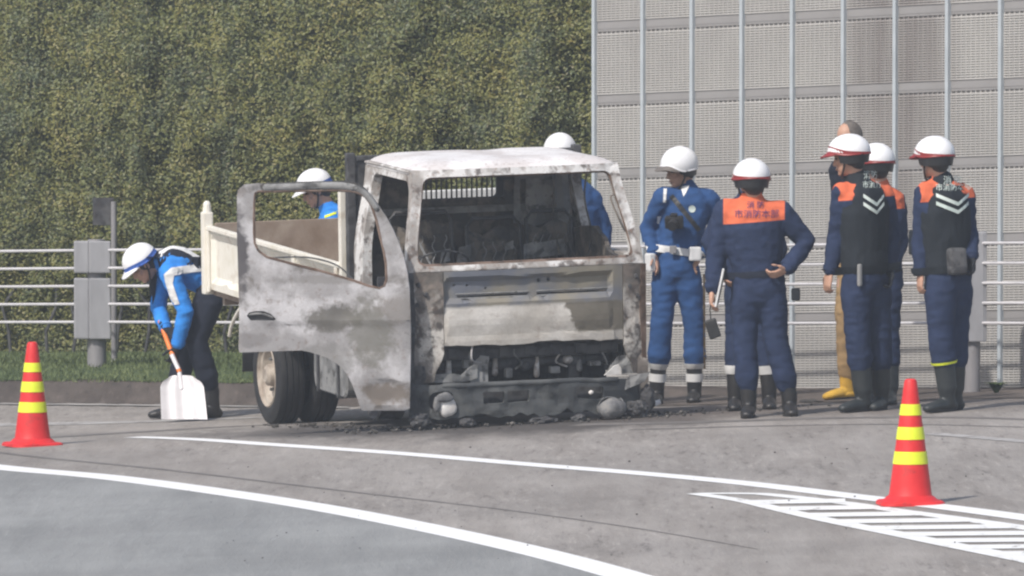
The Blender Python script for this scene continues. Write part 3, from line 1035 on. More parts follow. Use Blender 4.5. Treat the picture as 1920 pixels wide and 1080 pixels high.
    for sgn in (-1, 1):
        out = roundpoly([(0.045, 0.30), (1.30, 0.30), (1.32, 1.715), (0.045, 1.715)], 0.05, 4)
        if sgn < 0:
            ap = roundpoly([(0.13, 0.42), (1.10, 0.42), (1.12, 1.64), (0.13, 1.64)], 0.10, 5)
        else:
            ap = roundpoly([(0.13, 1.10), (1.12, 1.10), (1.12, 1.64), (0.13, 1.64)], 0.08, 5)
        arch = None
        bm = sheet(out, [ap], side(sgn), (-sgn * 0.065, 0, 0), 0.06)
        obj('side_frame', bm, M['burnt_pillar'], T)
    # roof
    hw1 = HW - TW
    def roof(p, q):
        e = abs(p) / hw1
        v = RAKE + q * (1.33 - RAKE) + 0.05 * e ** 4 * (1 - q)
        z = 1.708 + 0.058 * (1 - e ** 9) * (1 - max(0, (0.16 - q) / 0.16) ** 2.2) - 0.02 * max(0, (q - 0.9) / 0.1) ** 2
        z += 0.005 * noise.noise(Vector((p * 3, q * 4, 9))) - 0.010 * sm(0.2, 0.0, abs(p - 0.1)) * sm(0.3, 0.6, q)
        return (p, v, z)
    bm = sheet(roundpoly([(-hw1 - .004, 0), (hw1 + .004, 0), (hw1 + .004, 1), (-hw1 - .004, 1)], 0.06, 4), [], roof, (0, 0, -0.02), 0.06)
    rf = obj('roof', bm, M['burnt_roof'], T, True)
    bm = nb()
    tube(bm, [Vector((x, RAKE + 0.012 + 0.055 * (abs(x) / hw1) ** 4, 1.704)) for x in np.linspace(-hw1 + .02, hw1 - .02, 20)], 0.009, 8)
    obj('gutter', bm, M['burnt_pillar'], rf, True)
    for s in (-1, 1):
        bm = nb()
        tube(bm, [Vector((s * (hw1 + .002), v, 1.706 - 0.01 * abs(v - .8))) for v in np.linspace(RAKE + .07, 1.31, 8)], 0.009, 8)
        obj('drip_rail', bm, M['burnt_pillar'], rf, True)
    # rear wall of the cab, with the small rear window
    hole = rrect(-0.40, 1.425, 0.245, 1.70, 0.03, 4)
    bm = sheet([(-0.79, 0.45), (0.79, 0.45), (0.75, 1.15), (0.715, 1.70), (-0.715, 1.70), (-0.75, 1.15)], [rrect(-0.40, 1.425, 0.245, 1.69, 0.03, 4)],
               lambda p, q: (p, 1.27 + 0.008 * noise.noise(Vector((p * 5, q * 5, 0))) + (0.012 if int((p + 2) * 4.5) % 2 else 0.0), q), (0, 0.012, 0), 0.07)
    bw = obj('rear_wall', bm, M['burnt_interior'], T)
    bm = nb()
    # ribs and a loose liner on the rear wall
    box(bm, (0.40, 1.22, 0.55), (0.44, 1.26, 1.66)); box(bm, (0.60, 1.2, 1.28), (0.63, 1.26, 1.64))
    box(bm, (-0.72, 1.235, 1.33), (0.70, 1.262, 1.375))
    obj('wall_rib', bm, M['burnt_grey'], bw)
    bm = sheet([(0.28, 1.25), (0.42, 1.22), (0.62, 1.26), (0.66, 1.6), (0.48, 1.63), (0.30, 1.6)], [rrect(0.335, 1.33, 0.375, 1.55, 0.01, 2)],
               lambda p, q: (p, 1.19 + 0.03 * noise.noise(Vector((p * 8, q * 6, 0))), q), (0, 0.008, 0), 0.05)
    obj('liner_sheet', bm, M['burnt_grey'], bw)
    # floor, engine hump, dashboard beam
    bm = nb()
    box(bm, (-0.76, 0.10, 0.50), (0.76, 1.26, 0.53))
    box(bm, (-0.35, 0.35, 0.53), (0.35, 1.2, 0.74), 0.03)
    obj('cab_floor', bm, M['burnt_dark'], T)
    bm = nb()
    tube(bm, [Vector((-0.75, 0.22, 0.98)), Vector((0.75, 0.22, 0.98))], 0.022, 8)
    tube(bm, [Vector((-0.74, 0.24, 0.90)), Vector((-0.2, 0.26, 0.93)), Vector((0.3, 0.25, 0.90)), Vector((0.74, 0.24, 0.93))], 0.014, 8)
    for x in (-0.5, -0.1, 0.35, 0.62): box(bm, (x, 0.18, 0.88), (x + 0.10, 0.26, 1.02 + 0.03 * math.sin(x * 9)), 0.008)
    obj('dashboard_beam', bm, M['burnt_dark'], T)
    # seats: backrest frames with springs
    rs = random.Random(8)
    for cx, wd, hh in ((-0.42, 0.46, 1.36), (0.10, 0.40, 1.30), (0.50, 0.34, 1.335)):
        seat = nb()
        a, b = cx - wd / 2, cx + wd / 2
        box(seat, (a, 0.62, 0.60), (b, 1.05, 0.72), 0.03)
        so_ = obj('seat', seat, M['burnt_interior'], T)
        bm = nb()
        fr_pts = [(a, 0.74), (a + 0.01, hh - 0.05), (a + 0.05, hh), (b - 0.05, hh), (b - 0.01, hh - 0.05), (b, 0.74)]
        tube(bm, [Vector((x, 1.04 + 0.10 * (z - 0.74), z)) for x, z in fr_pts], 0.014, 8)
        obj('backrest_frame', bm, M['burnt_dark'], so_, True)
        bm = sheet([(a + .03, 0.78), (b - .03, 0.78), (b - .02, hh - .10), (cx + .05, hh - .05), (cx - .06, hh - .12), (a + .02, hh - .08)], [],
                   lambda p, q: (p, 1.06 + 0.10 * (q - .74) + 0.03 * noise.noise(Vector((p * 9, q * 9, cx))), q), (0, 0.03, 0), 0.05)
        obj('backrest', bm, M['burnt_interior'], so_)
        bm = nb()
        for k in range(5):
            x = a + 0.06 + (wd - 0.12) * k / 4
            tube(bm, [Vector((x + 0.012 * math.sin(z * 60), 1.025 + .1 * (z - .74), z)) for z in np.linspace(0.76, hh - 0.16, 24)], 0.004, 5)
        obj('seat_springs', bm, M['burnt_grey'], so_, kind='stuff')
    # pale ash-covered sheet leftovers on the seats
    for (x, z, ww, hh) in ((-0.20, 1.075, 0.10, 0.13), (-0.32, 1.07, 0.07, 0.10), (0.14, 1.12, 0.06, 0.07), (0.36, 1.09, 0.22, 0.12), (0.27, 1.08, 0.10, 0.12)):
        bm = sheet([(x, z - hh / 2), (x + ww, z - hh / 2 + .01), (x + ww * .95, z + hh / 2), (x + .01, z + hh / 2 - .02)], [],
                   lambda p, q: (p, 0.95 + 0.03 * noise.noise(Vector((p * 12, q * 12, 0))), q), (0, 0.006, 0), 0.03)
        obj('ash_sheet', bm, M['burnt_grey'], T)
    # steering column and wheel skeleton, gear lever, hanging wire
    bm = nb()
    tube(bm, [Vector((-0.50, 0.25, 0.72)), Vector((-0.46, 0.52, 1.02))], 0.018, 8)
    sc = obj('steering_column', bm, M['burnt_dark'], T, True)
    bm = nb()
    n = Vector((0.04, 0.62, 0.78)).normalized()
    e1 = Vector((1, 0, 0)); e1 = (e1 - n * e1.dot(n)).normalized(); e2 = n.cross(e1)
    cc = Vector((-0.46, 0.53, 1.03))
    tube(bm, [cc + e1 * 0.2 * math.cos(a) + e2 * 0.2 * math.sin(a) for a in np.linspace(0, 2 * math.pi, 33)[:-1]], 0.007, 6, closed=True)
    for a in (0.5, 2.6, 4.7): tube(bm, [cc, cc + e1 * 0.2 * math.cos(a) + e2 * 0.2 * math.sin(a)], 0.007, 6)
    obj('steering_wheel', bm, M['burnt_dark'], sc, True)
    bm = nb()
    tube(bm, [Vector((-0.64, 0.55, 1.28)), Vector((-0.60, 0.50, 1.18)), Vector((-0.55, 0.46, 1.06)), Vector((-0.53, 0.44, 0.96))], 0.008, 6)
    obj('wiper_arm', bm, M['burnt_grey'], T, True)
    for pts in ([(0.58, 0.9, 1.66), (0.60, 0.88, 1.4), (0.56, 0.85, 1.2), (0.60, 0.8, 1.0)], [(0.66, 0.7, 1.66), (0.64, 0.72, 1.45), (0.68, 0.7, 1.2), (0.64, 0.7, 1.02)], [(0.52, 1.0, 1.6), (0.50, 0.98, 1.3), (0.53, 0.95, 1.05)]):
        bm = nb()
        tube(bm, catmull(pts, 6), 0.007, 6)
        obj('hanging_wire', bm, M['burnt_interior'], T, True)
    # collapsed lining at the right inside of the cab
    bm = sheet([(0.1, 0.7), (1.15, 0.7), (1.15, 1.2), (0.9, 1.24), (0.62, 1.26), (0.30, 1.10), (0.14, 1.08)], [],
               lambda p, q: (0.735 - 0.05 * (q - .7) + 0.02 * noise.noise(Vector((p * 7, q * 7, 3))), p, q), (-0.03, 0, 0), 0.06)
    obj('door_panel', bm, M['burnt_interior'], T)
    bm = sheet([(0.56, 1.0), (0.71, 1.0), (0.70, 1.15), (0.685, 1.4), (0.66, 1.66), (0.54, 1.66), (0.58, 1.3)], [],
               lambda p, q: (p, 1.14 + 0.05 * noise.noise(Vector((p * 12, q * 3, 3))), q), (0, 0.012, 0), 0.04)
    obj('hanging_liner', bm, M['burnt_grey'], T)
    # grab handle outside the right pillar
    bm = nb()
    hp = [front(0.79, 1.50, 0.02), front(0.735, 1.50, 0.03), front(0.715, 1.46, 0.03), front(0.745, 1.28, 0.03), front(0.77, 1.262, 0.03), front(0.81, 1.265, 0.02)]
    tube(bm, catmull(hp, 4), 0.007, 6)
    obj('grab_handle', bm, M['burnt_interior'], T, True)

    # front lower opening: chassis, cross members, cylinders
    bm = nb()
    for sx in (-0.36, 0.36): box(bm, (sx - 0.035, 0.16, 0.26), (sx + 0.035, 4.75, 0.42))
    for v in (0.5, 1.5, 2.4, 3.2, 4.4): box(bm, (-0.33, v, 0.28), (0.33, v + 0.07, 0.40))
    obj('chassis', bm, M['burnt_dark'], T)
    bm = nb()
    box(bm, (-0.30, 0.55, 0.22), (0.34, 0.62, 0.74), 0.01)
    for k in range(16): box(bm, (-0.28 + k * 0.038, 0.535, 0.24), (-0.27 + k * 0.038, 0.552, 0.72))
    obj('radiator', bm, M['burnt_dark'], T)
    bm = nb()
    box(bm, (-0.80, 0.85, 0.05), (0.80, 0.88, 0.95))
    obj('firewall', bm, M['burnt_dark'], T)
    bm = nb()
    tube(bm, [Vector((-0.62, 0.20, 0.40)), Vector((0.60, 0.20, 0.405))], 0.035, 12)
    for x, r in ((-0.17, 0.05), (0.02, 0.045), (0.30, 0.05)):
        loft(bm, [Vector((x, 0.19, 0.40)), Vector((x + 0.11, 0.19, 0.402))], [r, r], None, 12, cap=True)
    obj('front_axle', bm, M['burnt_dark'], T, True)
    rs = random.Random(21)
    for k in range(16):
        x = -0.52 + 1.15 * k / 15 + rs.uniform(-.02, .02)
        z0 = rs.uniform(0.30, 0.38)
        bm = nb()
        typ = k % 4
        if typ == 0: loft(bm, [Vector((x, 0.14, z0)), Vector((x + .01, 0.16, z0 + rs.uniform(.06, .14)))], [0.022, 0.014], None, 8)
        elif typ == 1: box(bm, (x, 0.12, z0), (x + rs.uniform(.03, .08), 0.18, z0 + rs.uniform(.03, .10)), 0.006)
        elif typ == 2: tube(bm, catmull([(x, 0.12, 0.54), (x + rs.uniform(-.03, .03), 0.10, 0.47), (x + rs.uniform(-.03, .05), 0.11, 0.40), (x + rs.uniform(-.02, .08), 0.13, 0.36)], 5), 0.007, 6)
        else: ell(bm, (x, 0.15, z0 + .03), (0.04, 0.03, 0.032), sub=2)
        obj('engine_fitting', bm, M[('burnt_grey', 'burnt_dark', 'burnt_pillar')[rs.choice((0, 0, 1, 2))]], T, True)
    bm = nb()
    tube(bm, catmull([(-0.40, 0.02, 0.545), (-0.415, 0.00, 0.49), (-0.41, 0.0, 0.45), (-0.37, 0.03, 0.425), (-0.33, .06, .42)], 6), 0.006, 6)
    obj('bent_wire', bm, M['burnt_white'], T, True)
    bm = nb()
    box(bm, (-0.60, 0.10, 0.44), (0.66, 0.13, 0.55), 0.01)
    for k in range(7): box(bm, (-0.55 + k * 0.18, 0.085, 0.45), (-0.47 + k * 0.18, 0.1, 0.52), 0.005)
    obj('crossmember', bm, M['burnt_dark'], T)
    # rusty grey plates around the left lamp opening
    bm = sheet([(-0.70, 0.30), (-0.42, 0.30), (-0.36, 0.32), (-0.35, 0.42), (-0.42, 0.39), (-0.47, 0.345), (-0.55, 0.36), (-0.70, 0.355)], [], lambda p, q: (p, 0.05 + .02 * noise.noise(Vector((p * 14, q * 12, 0))), q), (0, 0.012, 0), 0.03)
    obj('lamp_bracket', bm, M['burnt_grey'], T)
    bm = sheet([(0.55, 0.30), (0.80, 0.30), (0.80, 0.40), (0.70, 0.43), (0.64, 0.42)], [], lambda p, q: (p, 0.06 + .02 * noise.noise(Vector((p * 14, q * 12, 0))), q), (0, 0.012, 0), 0.03)
    obj('lamp_bracket', bm, M['burnt_grey'], T)
    bm = sheet([(-0.40, 0.28), (-0.28, 0.28), (-0.27, 0.46), (-0.33, 0.47), (-0.39, 0.40)], [], lambda p, q: (p, 0.07 + .03 * noise.noise(Vector((p * 10, q * 12, 4))), q), (0, 0.012, 0), 0.03)
    obj('stay_plate', bm, M['burnt_grey'], T)

    # bumper beam with two openings and a cut-out
    def bmp(p, q):
        e = abs(p) / 0.80
        low = sm(0.20, 0.07, q)
        z = 0.022 * noise.noise(Vector((p * 5, 4, 1))) * low - 0.018 * sm(0.2, 0.8, p) + 0.006 * noise.noise(Vector((p * 8, 1, 2)))
        y = -0.075 + 0.11 * e ** 4 + 0.020 * noise.noise(Vector((p * 4.5, q * 7, 0))) + 0.010 * noise.noise(Vector((p * 14, q * 14, 5)))
        return (p, y, q + z)
    holes = [rrect(-0.36, 0.155, -0.21, 0.235, 0.012, 2), rrect(-0.19, 0.155, -0.03, 0.235, 0.012, 2), rrect(0.30, 0.160, 0.50, 0.245, 0.02, 2), rrect(-0.72, 0.12, -0.56, 0.25, 0.05, 4)]
    rg = random.Random(12)
    low_edge = [(-0.81 + 1.61 * k / 34, 0.068 + rg.uniform(-0.012, 0.016) + (0.02 if k in (9, 10, 22) else 0)) for k in range(35)]
    bm = sheet(low_edge + [(0.80, 0.27), (0.76, 0.292), (0.30, 0.290), (0.10, 0.284), (-0.30, 0.292), (-0.78, 0.292), (-0.81, 0.27)], holes, bmp, (0, 0.04, 0), 0.035)
    bu = obj('bumper', bm, M['bumper'], T)
    for (c_, r_, sd_) in (((-0.80, -0.05, 0.06), (0.07, 0.05, 0.05), 2), ((-0.48, -0.10, 0.035), (0.06, 0.05, 0.03), 5), ((0.05, -0.11, 0.03), (0.09, 0.05, 0.025), 8), ((0.30, -0.11, 0.03), (0.05, 0.04, 0.03), 11), ((0.74, -0.06, 0.07), (0.08, 0.06, 0.06), 14), ((0.83, 0.0, 0.13), (0.05, 0.05, 0.09), 17)):
        bm = nb()
        for v in ell(bm, (0, 0, 0), (1, 1, 1), sub=3):
            d = v.co.normalized()
            k = 1 + 0.35 * noise.noise(d * 2.2 + Vector((sd_, 0, 0))) + 0.18 * noise.noise(d * 6 + Vector((sd_, 3, 0)))
            v.co = Vector((c_[0] + d.x * r_[0] * k, c_[1] + d.y * r_[1] * k, c_[2] + d.z * r_[2] * k))
        obj('melted_clump', bm, M['burnt_dark'], T)
    bm = nb()
    loft(bm, [Vector(bmp(p, 0.283)) + Vector((0, 0.012, 0)) for p in np.linspace(-0.62, 0.6, 24)], [(0.02, 0.02)] * 24, None, 10, cap=True)
    obj('top_flange', bm, M['bumper'], bu, True)
    bm = nb()
    box(bm, (-0.78, 0.02, 0.06), (0.78, 0.05, 0.26))
    obj('bumper_backing', bm, M['burnt_dark'], bu)
    # lamp remains
    def lump(name, c, rad, m, seed, sub=3):
        bm = nb()
        vs = ell(bm, (0, 0, 0), (1, 1, 1), sub=sub)
        for v in vs:
            d = v.co.normalized()
            k = 1 + 0.20 * noise.noise(d * 1.3 + Vector((seed, 0, 0))) + 0.05 * noise.noise(d * 5 + Vector((seed, 3, 0)))
            v.co = Vector((d.x * rad[0] * k + c[0], d.y * rad[1] * k + c[1], d.z * rad[2] * k + c[2]))
        return obj(name, bm, M[m], T, True)
    def shell(name, c, r, cutz, m, tilt):
        # broken reflector bowl
        bm = nb()
        vs = ell(bm, (0, 0, 0), (1, 1, 1), sub=3)
        bmesh.ops.delete(bm, geom=[v for v in vs if v.co.y < -0.45 or (v.co.z > cutz + 0.25 * math.sin(v.co.x * 9) and v.co.y < 0.3)], context='VERTS')
        for v in bm.verts: v.co = Matrix.Rotation(tilt, 3, 'Y') @ Vector((v.co.x * r[0], v.co.y * r[1], v.co.z * r[2])) + Vector(c)
        bmesh.ops.solidify(bm, geom=bm.faces[:], thickness=0.006)
        return obj(name, bm, M[m], T, True)
    lump('lamp_lens', (-0.605, -0.055, 0.145), (0.064, 0.020, 0.068), 'white_lump', 3.0)
    lump('melted_rim', (-0.63, -0.075, 0.212), (0.060, 0.016, 0.034), 'grey_lump', 7.0)
    lump('melted_rim', (-0.685, -0.068, 0.165), (0.026, 0.016, 0.055), 'grey_lump', 9.0)
    bm = sheet([(0.53, 0.30), (0.655, 0.30), (0.65, 0.345), (0.632, 0.372), (0.60, 0.362), (0.56, 0.325)], [], lambda p, q: (p, 0.02 - 0.10 * (q - .3) - 0.3 * (p - .6) ** 2, q), (0, 0.010, 0), 0.02)
    obj('lamp_lens', bm, M['white_lump'], T, True)
    shell('lamp_reflector', (0.535, -0.10, 0.098), (0.100, 0.06, 0.078), 0.6, 'grey_lump', -0.1)
    lump('melted_lens', (0.535, -0.13, 0.088), (0.10, 0.05, 0.07), 'grey_lump', 1.0)
    lump('melted_clip', (0.40, -0.085, 0.20), (0.018, 0.012, 0.016), 'white_lump', 1.0, 2)
    bm = sheet([(0.66, 0.20), (0.80, 0.25), (0.84, 0.31), (0.70, 0.30), (0.67, 0.26)], [], lambda p, q: (p, -0.03 + .02 * noise.noise(Vector((p * 14, q * 12, 0))), q), (0, 0.008, 0), 0.03)
    obj('torn_plate', bm, M['burnt_grey'], T)
    # lower side scraps below the cab corners
    bm = sheet([(-0.84, 0.05), (-0.74, 0.05), (-0.72, 0.30), (-0.74, 0.42), (-0.84, 0.42)], [], lambda p, q: (p, 0.03 + .03 * noise.noise(Vector((p * 10, q * 8, 0))), q), (0, 0.012, 0), 0.03)
    obj('step_plate', bm, M['burnt_dark'], T)
    bm = sheet([(0.76, 0.05), (0.84, 0.06), (0.845, 0.40), (0.78, 0.42)], [], lambda p, q: (p, 0.03 + .03 * noise.noise(Vector((p * 10, q * 8, 5))), q), (0, 0.012, 0), 0.03)
    obj('step_plate', bm, M['burnt_corner'], T)

    # --- driver's door, swung wide open, its outer face to the camera
    s_d = 16680 / 59.45
    def dw(px, py):
        P = at(px, py, 59.45 + (775 - px) / s_d * 0.06)
        return P
    hinge = TI @ dw(770, 600)
    def dloc(px, py): return TI @ dw(px, py)
    outer = [(444, 369), (446, 356), (458, 346), (480, 344), (560, 341), (645, 339), (668, 343), (683, 352), (697, 367), (710, 386), (724, 406), (737, 430), (748, 455), (758, 484), (764, 512), (768, 541), (770, 600), (770, 659), (769, 720), (768, 766), (758, 770), (678, 770), (667, 739), (660, 720), (651, 702), (641, 690), (629, 680), (614, 671), (597, 665), (580, 660), (565, 657), (449, 661), (447, 652), (449, 584), (446, 500), (444, 444)]
    win = [(478, 362), (484, 359), (560, 358), (624, 357), (655, 358), (672, 361), (685, 369), (696, 384), (705, 410), (713, 444), (720, 472), (724, 496), (725, 524), (721, 536), (712, 541), (690, 536), (662, 526), (600, 508), (540, 493), (500, 482), (484, 470), (477, 456), (476, 420), (476, 380)]
    handle = [(463, 592), (467, 586), (480, 583), (495, 583), (508, 588), (518, 598), (514, 601), (470, 601)]
    sc_ = 1 / s_d
    toq = lambda P: (P[0] * sc_, -P[1] * sc_)
    dn = (TI.to_3x3() @ Vector((0.06, 1, 0))).normalized()       # inwards (away from camera)
    def dmap(p, q):
        px, py = p * s_d, -q * s_d
        P = dloc(px, py)
        rel = 0.0
        if py > 480:
            rel -= 0.020 * sm(480, 600, py) * (1 - sm(640, 775, py) * 0.6)      # belly
            rel += 0.016 * (sm(606, 611, py) - sm(660, 680, py) * 0.4)           # feature line
        # pressed dish low in the front corner and between
        dd = math.hypot((px - 722) / 42, (py - 735) / 26)
        rel += 0.014 * (1 - sm(0.75, 1.0, dd))
        dd = math.hypot((px - 640) / 26, (py - 590) / 17)
        rel += 0.012 * (1 - sm(0.5, 1.0, dd))
        if py < 470:
            pass
        rel += 0.0065 * noise.noise(Vector((p * 5, q * 5, 2))) + 0.003 * noise.noise(Vector((p * 17, q * 17, 4)))
        # rolled edge
        edge = min(abs(px - 770), abs(py - 770), abs(px - 446) if py > 380 else 99)
        rel += 0.010 * (1 - sm(0, 6, edge))
        return P + dn * rel
    bm = sheet([toq(p) for p in outer], [[toq(p) for p in win], [toq(p) for p in handle]], dmap, tuple(dn * 0.045), 0.035)
    door = obj('door', bm, M['burnt_door'], T, label='scorched door swung wide open')
    door.data.shade_smooth()
    door.data.set_sharp_from_angle(angle=R(34))
    bm = nb()
    hb = sheet([toq((461, 580)), toq((520, 580)), toq((520, 604)), toq((461, 604))], [], lambda p, q: dmap(p, q) + dn * 0.03, tuple(dn * 0.004), 0.05)
    obj('handle_recess', hb, M['burnt_dark'], door)
    pts = [dmap(*toq(q)) + dn * 0.012 for q in ((466, 590), (480, 588), (496, 589), (512, 595))]
    tube(bm, catmull(pts, 4), 0.009, 6)
    obj('handle', bm, M['burnt_grey'], door, True)
    bm = nb()
    pts = [dmap(*toq(q)) + dn * 0.030 for q in ((505, 484), (560, 482), (600, 487), (635, 500), (662, 525))]
    tube(bm, catmull(pts, 5), 0.006, 6)
    obj('window_regulator', bm, M['burnt_dark'], door, True)
    bm = nb()
    pts = [dmap(*toq(q)) + dn * 0.006 for q in win]
    tube(bm, pts, 0.010, 6, closed=True)
    obj('window_channel', bm, M['rusty_edge'], door, True)
    # soot-black upper rail over the window, proud of the pale frame
    bm = nb()
    pts = [dmap(*toq(q)) + dn * 0.008 for q in ((497, 352), (560, 350), (620, 348), (652, 350), (676, 357), (694, 374), (706, 392))]
    loft(bm, catmull(pts, 5), [(0.021, 0.026)] * 31, None, 10)
    obj('upper_rail', bm, M['burnt_grey'], door, True)
    bm = nb()
    for z in (0.62, 0.98):
        box(bm, (-0.87, 0.03, z), (-0.80, 0.10, z + 0.06), 0.008)
    obj('hinge', bm, M['burnt_dark'], door)

    # --- dump bed
    ub, v0, v1, wb, wt = 0.855, 1.52, 4.85, 0.53, 0.985
    # near side board: pressed frame around a sunken field
    def bside(sgn):
        def f(p, q):
            d = 0.0
            for a, b in ((1.56, 2.60), (2.68, 3.72), (3.80, 4.74)):
                if a < p < b and wb + 0.07 < q < wt - 0.065:
                    d = 0.028
            d += 0.003 * noise.noise(Vector((p * 4, q * 4, 0)))
            return (sgn * (ub - d), p, q)
        return f
    for sgn, nm in ((-1, 'side_board'), (1, 'side_board')):
        bm = sheet([(v0, wb), (v1, wb), (v1, wt), (v0, wt)], [], bside(sgn), (-sgn * 0.035, 0, 0), 0.045)
        sb = obj(nm, bm, M['cream_paint'], T)
        bm = nb()
        for v in (1.62, 2.64, 3.76, 4.79): box(bm, (sgn * (ub + 0.003), v - 0.03, wb - 0.02), (sgn * (ub + 0.02), v + 0.03, wt - 0.03), 0.005)
        box(bm, (sgn * (ub + 0.002) - (0 if sgn > 0 else 0.02), v0 + .01, wt - 0.028), (sgn * (ub + 0.002) + (0.02 if sgn > 0 else 0), v1 - .01, wt + 0.004), 0.006)
        obj('stiffener', bm, M['cream_paint'], sb)
        bm = nb()
        box(bm, (sgn * (ub - 0.043), v0 + .02, wb + .02), (sgn * (ub - 0.037), v1 - .02, wt - .02))
        obj('liner', bm, M['bed_rust'], sb)
    bm = nb()
    box(bm, (-ub + 0.04, v0, wb - 0.05), (ub - 0.04, v1, wb), 0.005)
    for v in np.linspace(1.7, 4.7, 7): box(bm, (-0.78, v - .03, wb - 0.11), (0.78, v + .03, wb - 0.052))
    obj('bed_floor', bm, M['bed_rust'], T)
    bm = nb()
    box(bm, (-ub + 0.045, v1 - 0.07, wb), (ub - 0.045, v1 - 0.035, wt + 0.02), 0.004)
    tg = obj('tailgate', bm, M['bed_rust'], T)
    bm = nb()
    box(bm, (-ub + 0.03, v1 - 0.033, wb - .03), (ub - 0.03, v1 + 0.01, wt - 0.02), 0.006)
    obj('tailgate_skin', bm, M['cream_paint'], tg)
    for sx in (-1, 1):
        bm = nb()
        box(bm, (sx * (ub + .003) - 0.038, v1 - 0.05, wb - 0.04), (sx * (ub + .003) + 0.038, v1 + 0.03, wt + 0.10), 0.012)
        loft(bm, [Vector((sx * ub, v1 - .01, wt + 0.09)), Vector((sx * (ub - .0), v1 - .01, wt + 0.155))], [0.034, 0.028], None, 10)
        obj('rear_post', bm, M['cream_paint'], T)
        bm = nb()
        box(bm, (sx * (ub - .02) - 0.03, v0 - 0.02, wb - .03), (sx * (ub - .02) + 0.03, v0 + 0.04, 1.50), 0.006)
        obj('front_post', bm, M['cream_paint' if sx < 0 else 'burnt_dark'], T)
    # headboard guard behind the cab
    for sx in (-1, 1):
        bm = nb()
        box(bm, (sx * 0.815 - 0.030, 1.385, 0.45), (sx * 0.815 + 0.030, 1.45, 1.755), 0.006)
        obj('guard_post', bm, M['burnt_dark'], T)
    bm = nb()
    box(bm, (-0.783, 1.39, 1.70), (0.783, 1.44, 1.735), 0.005)
    obj('guard_rail', bm, M['burnt_dark'], T)
    bm = sheet([(-0.78, 0.5), (0.78, 0.5), (0.78, 1.70), (-0.78, 1.70)], [rrect(-0.42, 1.42, 0.23, 1.685, 0.03, 3)], lambda p, q: (p, 1.40, q), (0, 0.02, 0), 0.2)
    hb_ = obj('headboard', bm, M['burnt_dark'], T)
    bar_me = None
    for k in range(17):
        if bar_me is None:
            bm = nb()
            box(bm, (-0.005, 1.402, 1.415), (0.005, 1.412, 1.715))
            bar = obj('guard_bar', bm, M['burnt_dark'], hb_)
            bar_me = bar.data
        else:
            bar = link('guard_bar', bar_me, None, hb_)
        bar.location = (-0.385 + k * 0.0365, 0, 0)
    # pale beam behind the bars
    bm = nb()
    box(bm, (-0.6, 2.2, 1.325), (0.74, 2.25, 1.405), 0.008)
    for x in (-0.57, 0.71): box(bm, (x - .015, 2.2, wb), (x + .015, 2.25, 1.325))
    obj('load_rack', bm, M['white_paint_metal'], T)

    # --- wheels: rear duals each side
    def tyre_ring(bm, x0, x1, r, rin, seg=56):
        prof = [(x0 + 0.02, rin), (x0, rin + 0.045), (x0 + 0.002, r - 0.05), (x0 + 0.022, r - 0.010), (x0 + 0.045, r)]
        prof += [(x0 + 0.060, r), (x0 + 0.062, r - .010), (x0 + 0.070, r - .010), (x0 + 0.072, r)]
        mid = (x0 + x1) / 2
        prof += [(mid - .006, r + .002), (mid - .004, r - .010), (mid + .004, r - .010), (mid + .006, r + .002)]
        prof += [(x1 - 0.072, r), (x1 - 0.070, r - .010), (x1 - 0.062, r - .010), (x1 - 0.060, r)]
        prof += [(x1 - 0.045, r), (x1 - 0.022, r - 0.010), (x1 - .002, r - 0.05), (x1, rin + 0.045), (x1 - 0.02, rin)]
        rings = []
        for (x, rr) in prof:
            rings.append([bm.verts.new((x, rr * math.cos(2 * math.pi * k / seg), rr * math.sin(2 * math.pi * k / seg))) for k in range(seg)])
        for a, b in zip(rings, rings[1:]):
            for k in range(seg): bm.faces.new((a[k], a[(k + 1) % seg], b[(k + 1) % seg], b[k]))
    wheel_c = 0.022
    for sx in (-1, 1):
        wroot = empty('wheel', (0, 0, 0))
        wroot.parent = T
        wroot.location = (sx * 0.80, 3.55, wheel_c)
        for k, x0 in enumerate((-0.02, 0.235)):
            bm = nb()
            tyre_ring(bm, x0, x0 + 0.215, 0.352, 0.225)
            t = obj('tyre', bm, M['rubber'], wroot, True)
            if sx > 0: t.scale = (-1, 1, 1)
        bm = nb()
        seg = 48
        prof = [(-0.005, 0.232), (-0.012, 0.222), (0.010, 0.212), (0.018, 0.19), (0.055, 0.175), (0.075, 0.150), (0.060, 0.11), (0.055, 0.085), (0.0, 0.075), (-0.02, 0.05), (-0.02, 0.0001)]
        rings = [[bm.verts.new((x, r * math.cos(2 * math.pi * k / seg), r * math.sin(2 * math.pi * k / seg))) for k in range(seg)] for x, r in prof]
        for a, b in zip(rings, rings[1:]):
            for k in range(seg): bm.faces.new((a[k], a[(k + 1) % seg], b[(k + 1) % seg], b[k]))
        rm = obj('rim', bm, M['rim'], wroot, True)
        if sx > 0: rm.scale = (-1, 1, 1)
        bm = nb()
        for k in range(6):
            a = 2 * math.pi * k / 6
            loft(bm, [Vector((0.062, 0.125 * math.cos(a), 0.125 * math.sin(a))), Vector((0.035, 0.125 * math.cos(a), 0.125 * math.sin(a)))], [0.013, 0.012], None, 6, cap=False)
        nutso = obj('wheel_nuts', bm, M['burnt_grey'], wroot)
        if sx > 0: nutso.scale = (-1, 1, 1)
    bm = nb()
    tube(bm, [Vector((-0.62, 3.55, wheel_c)), Vector((0.62, 3.55, wheel_c))], 0.05, 12)
    ell(bm, (0, 3.55, wheel_c), (0.15, 0.13, 0.15))
    obj('rear_axle', bm, M['burnt_dark'], T, True)
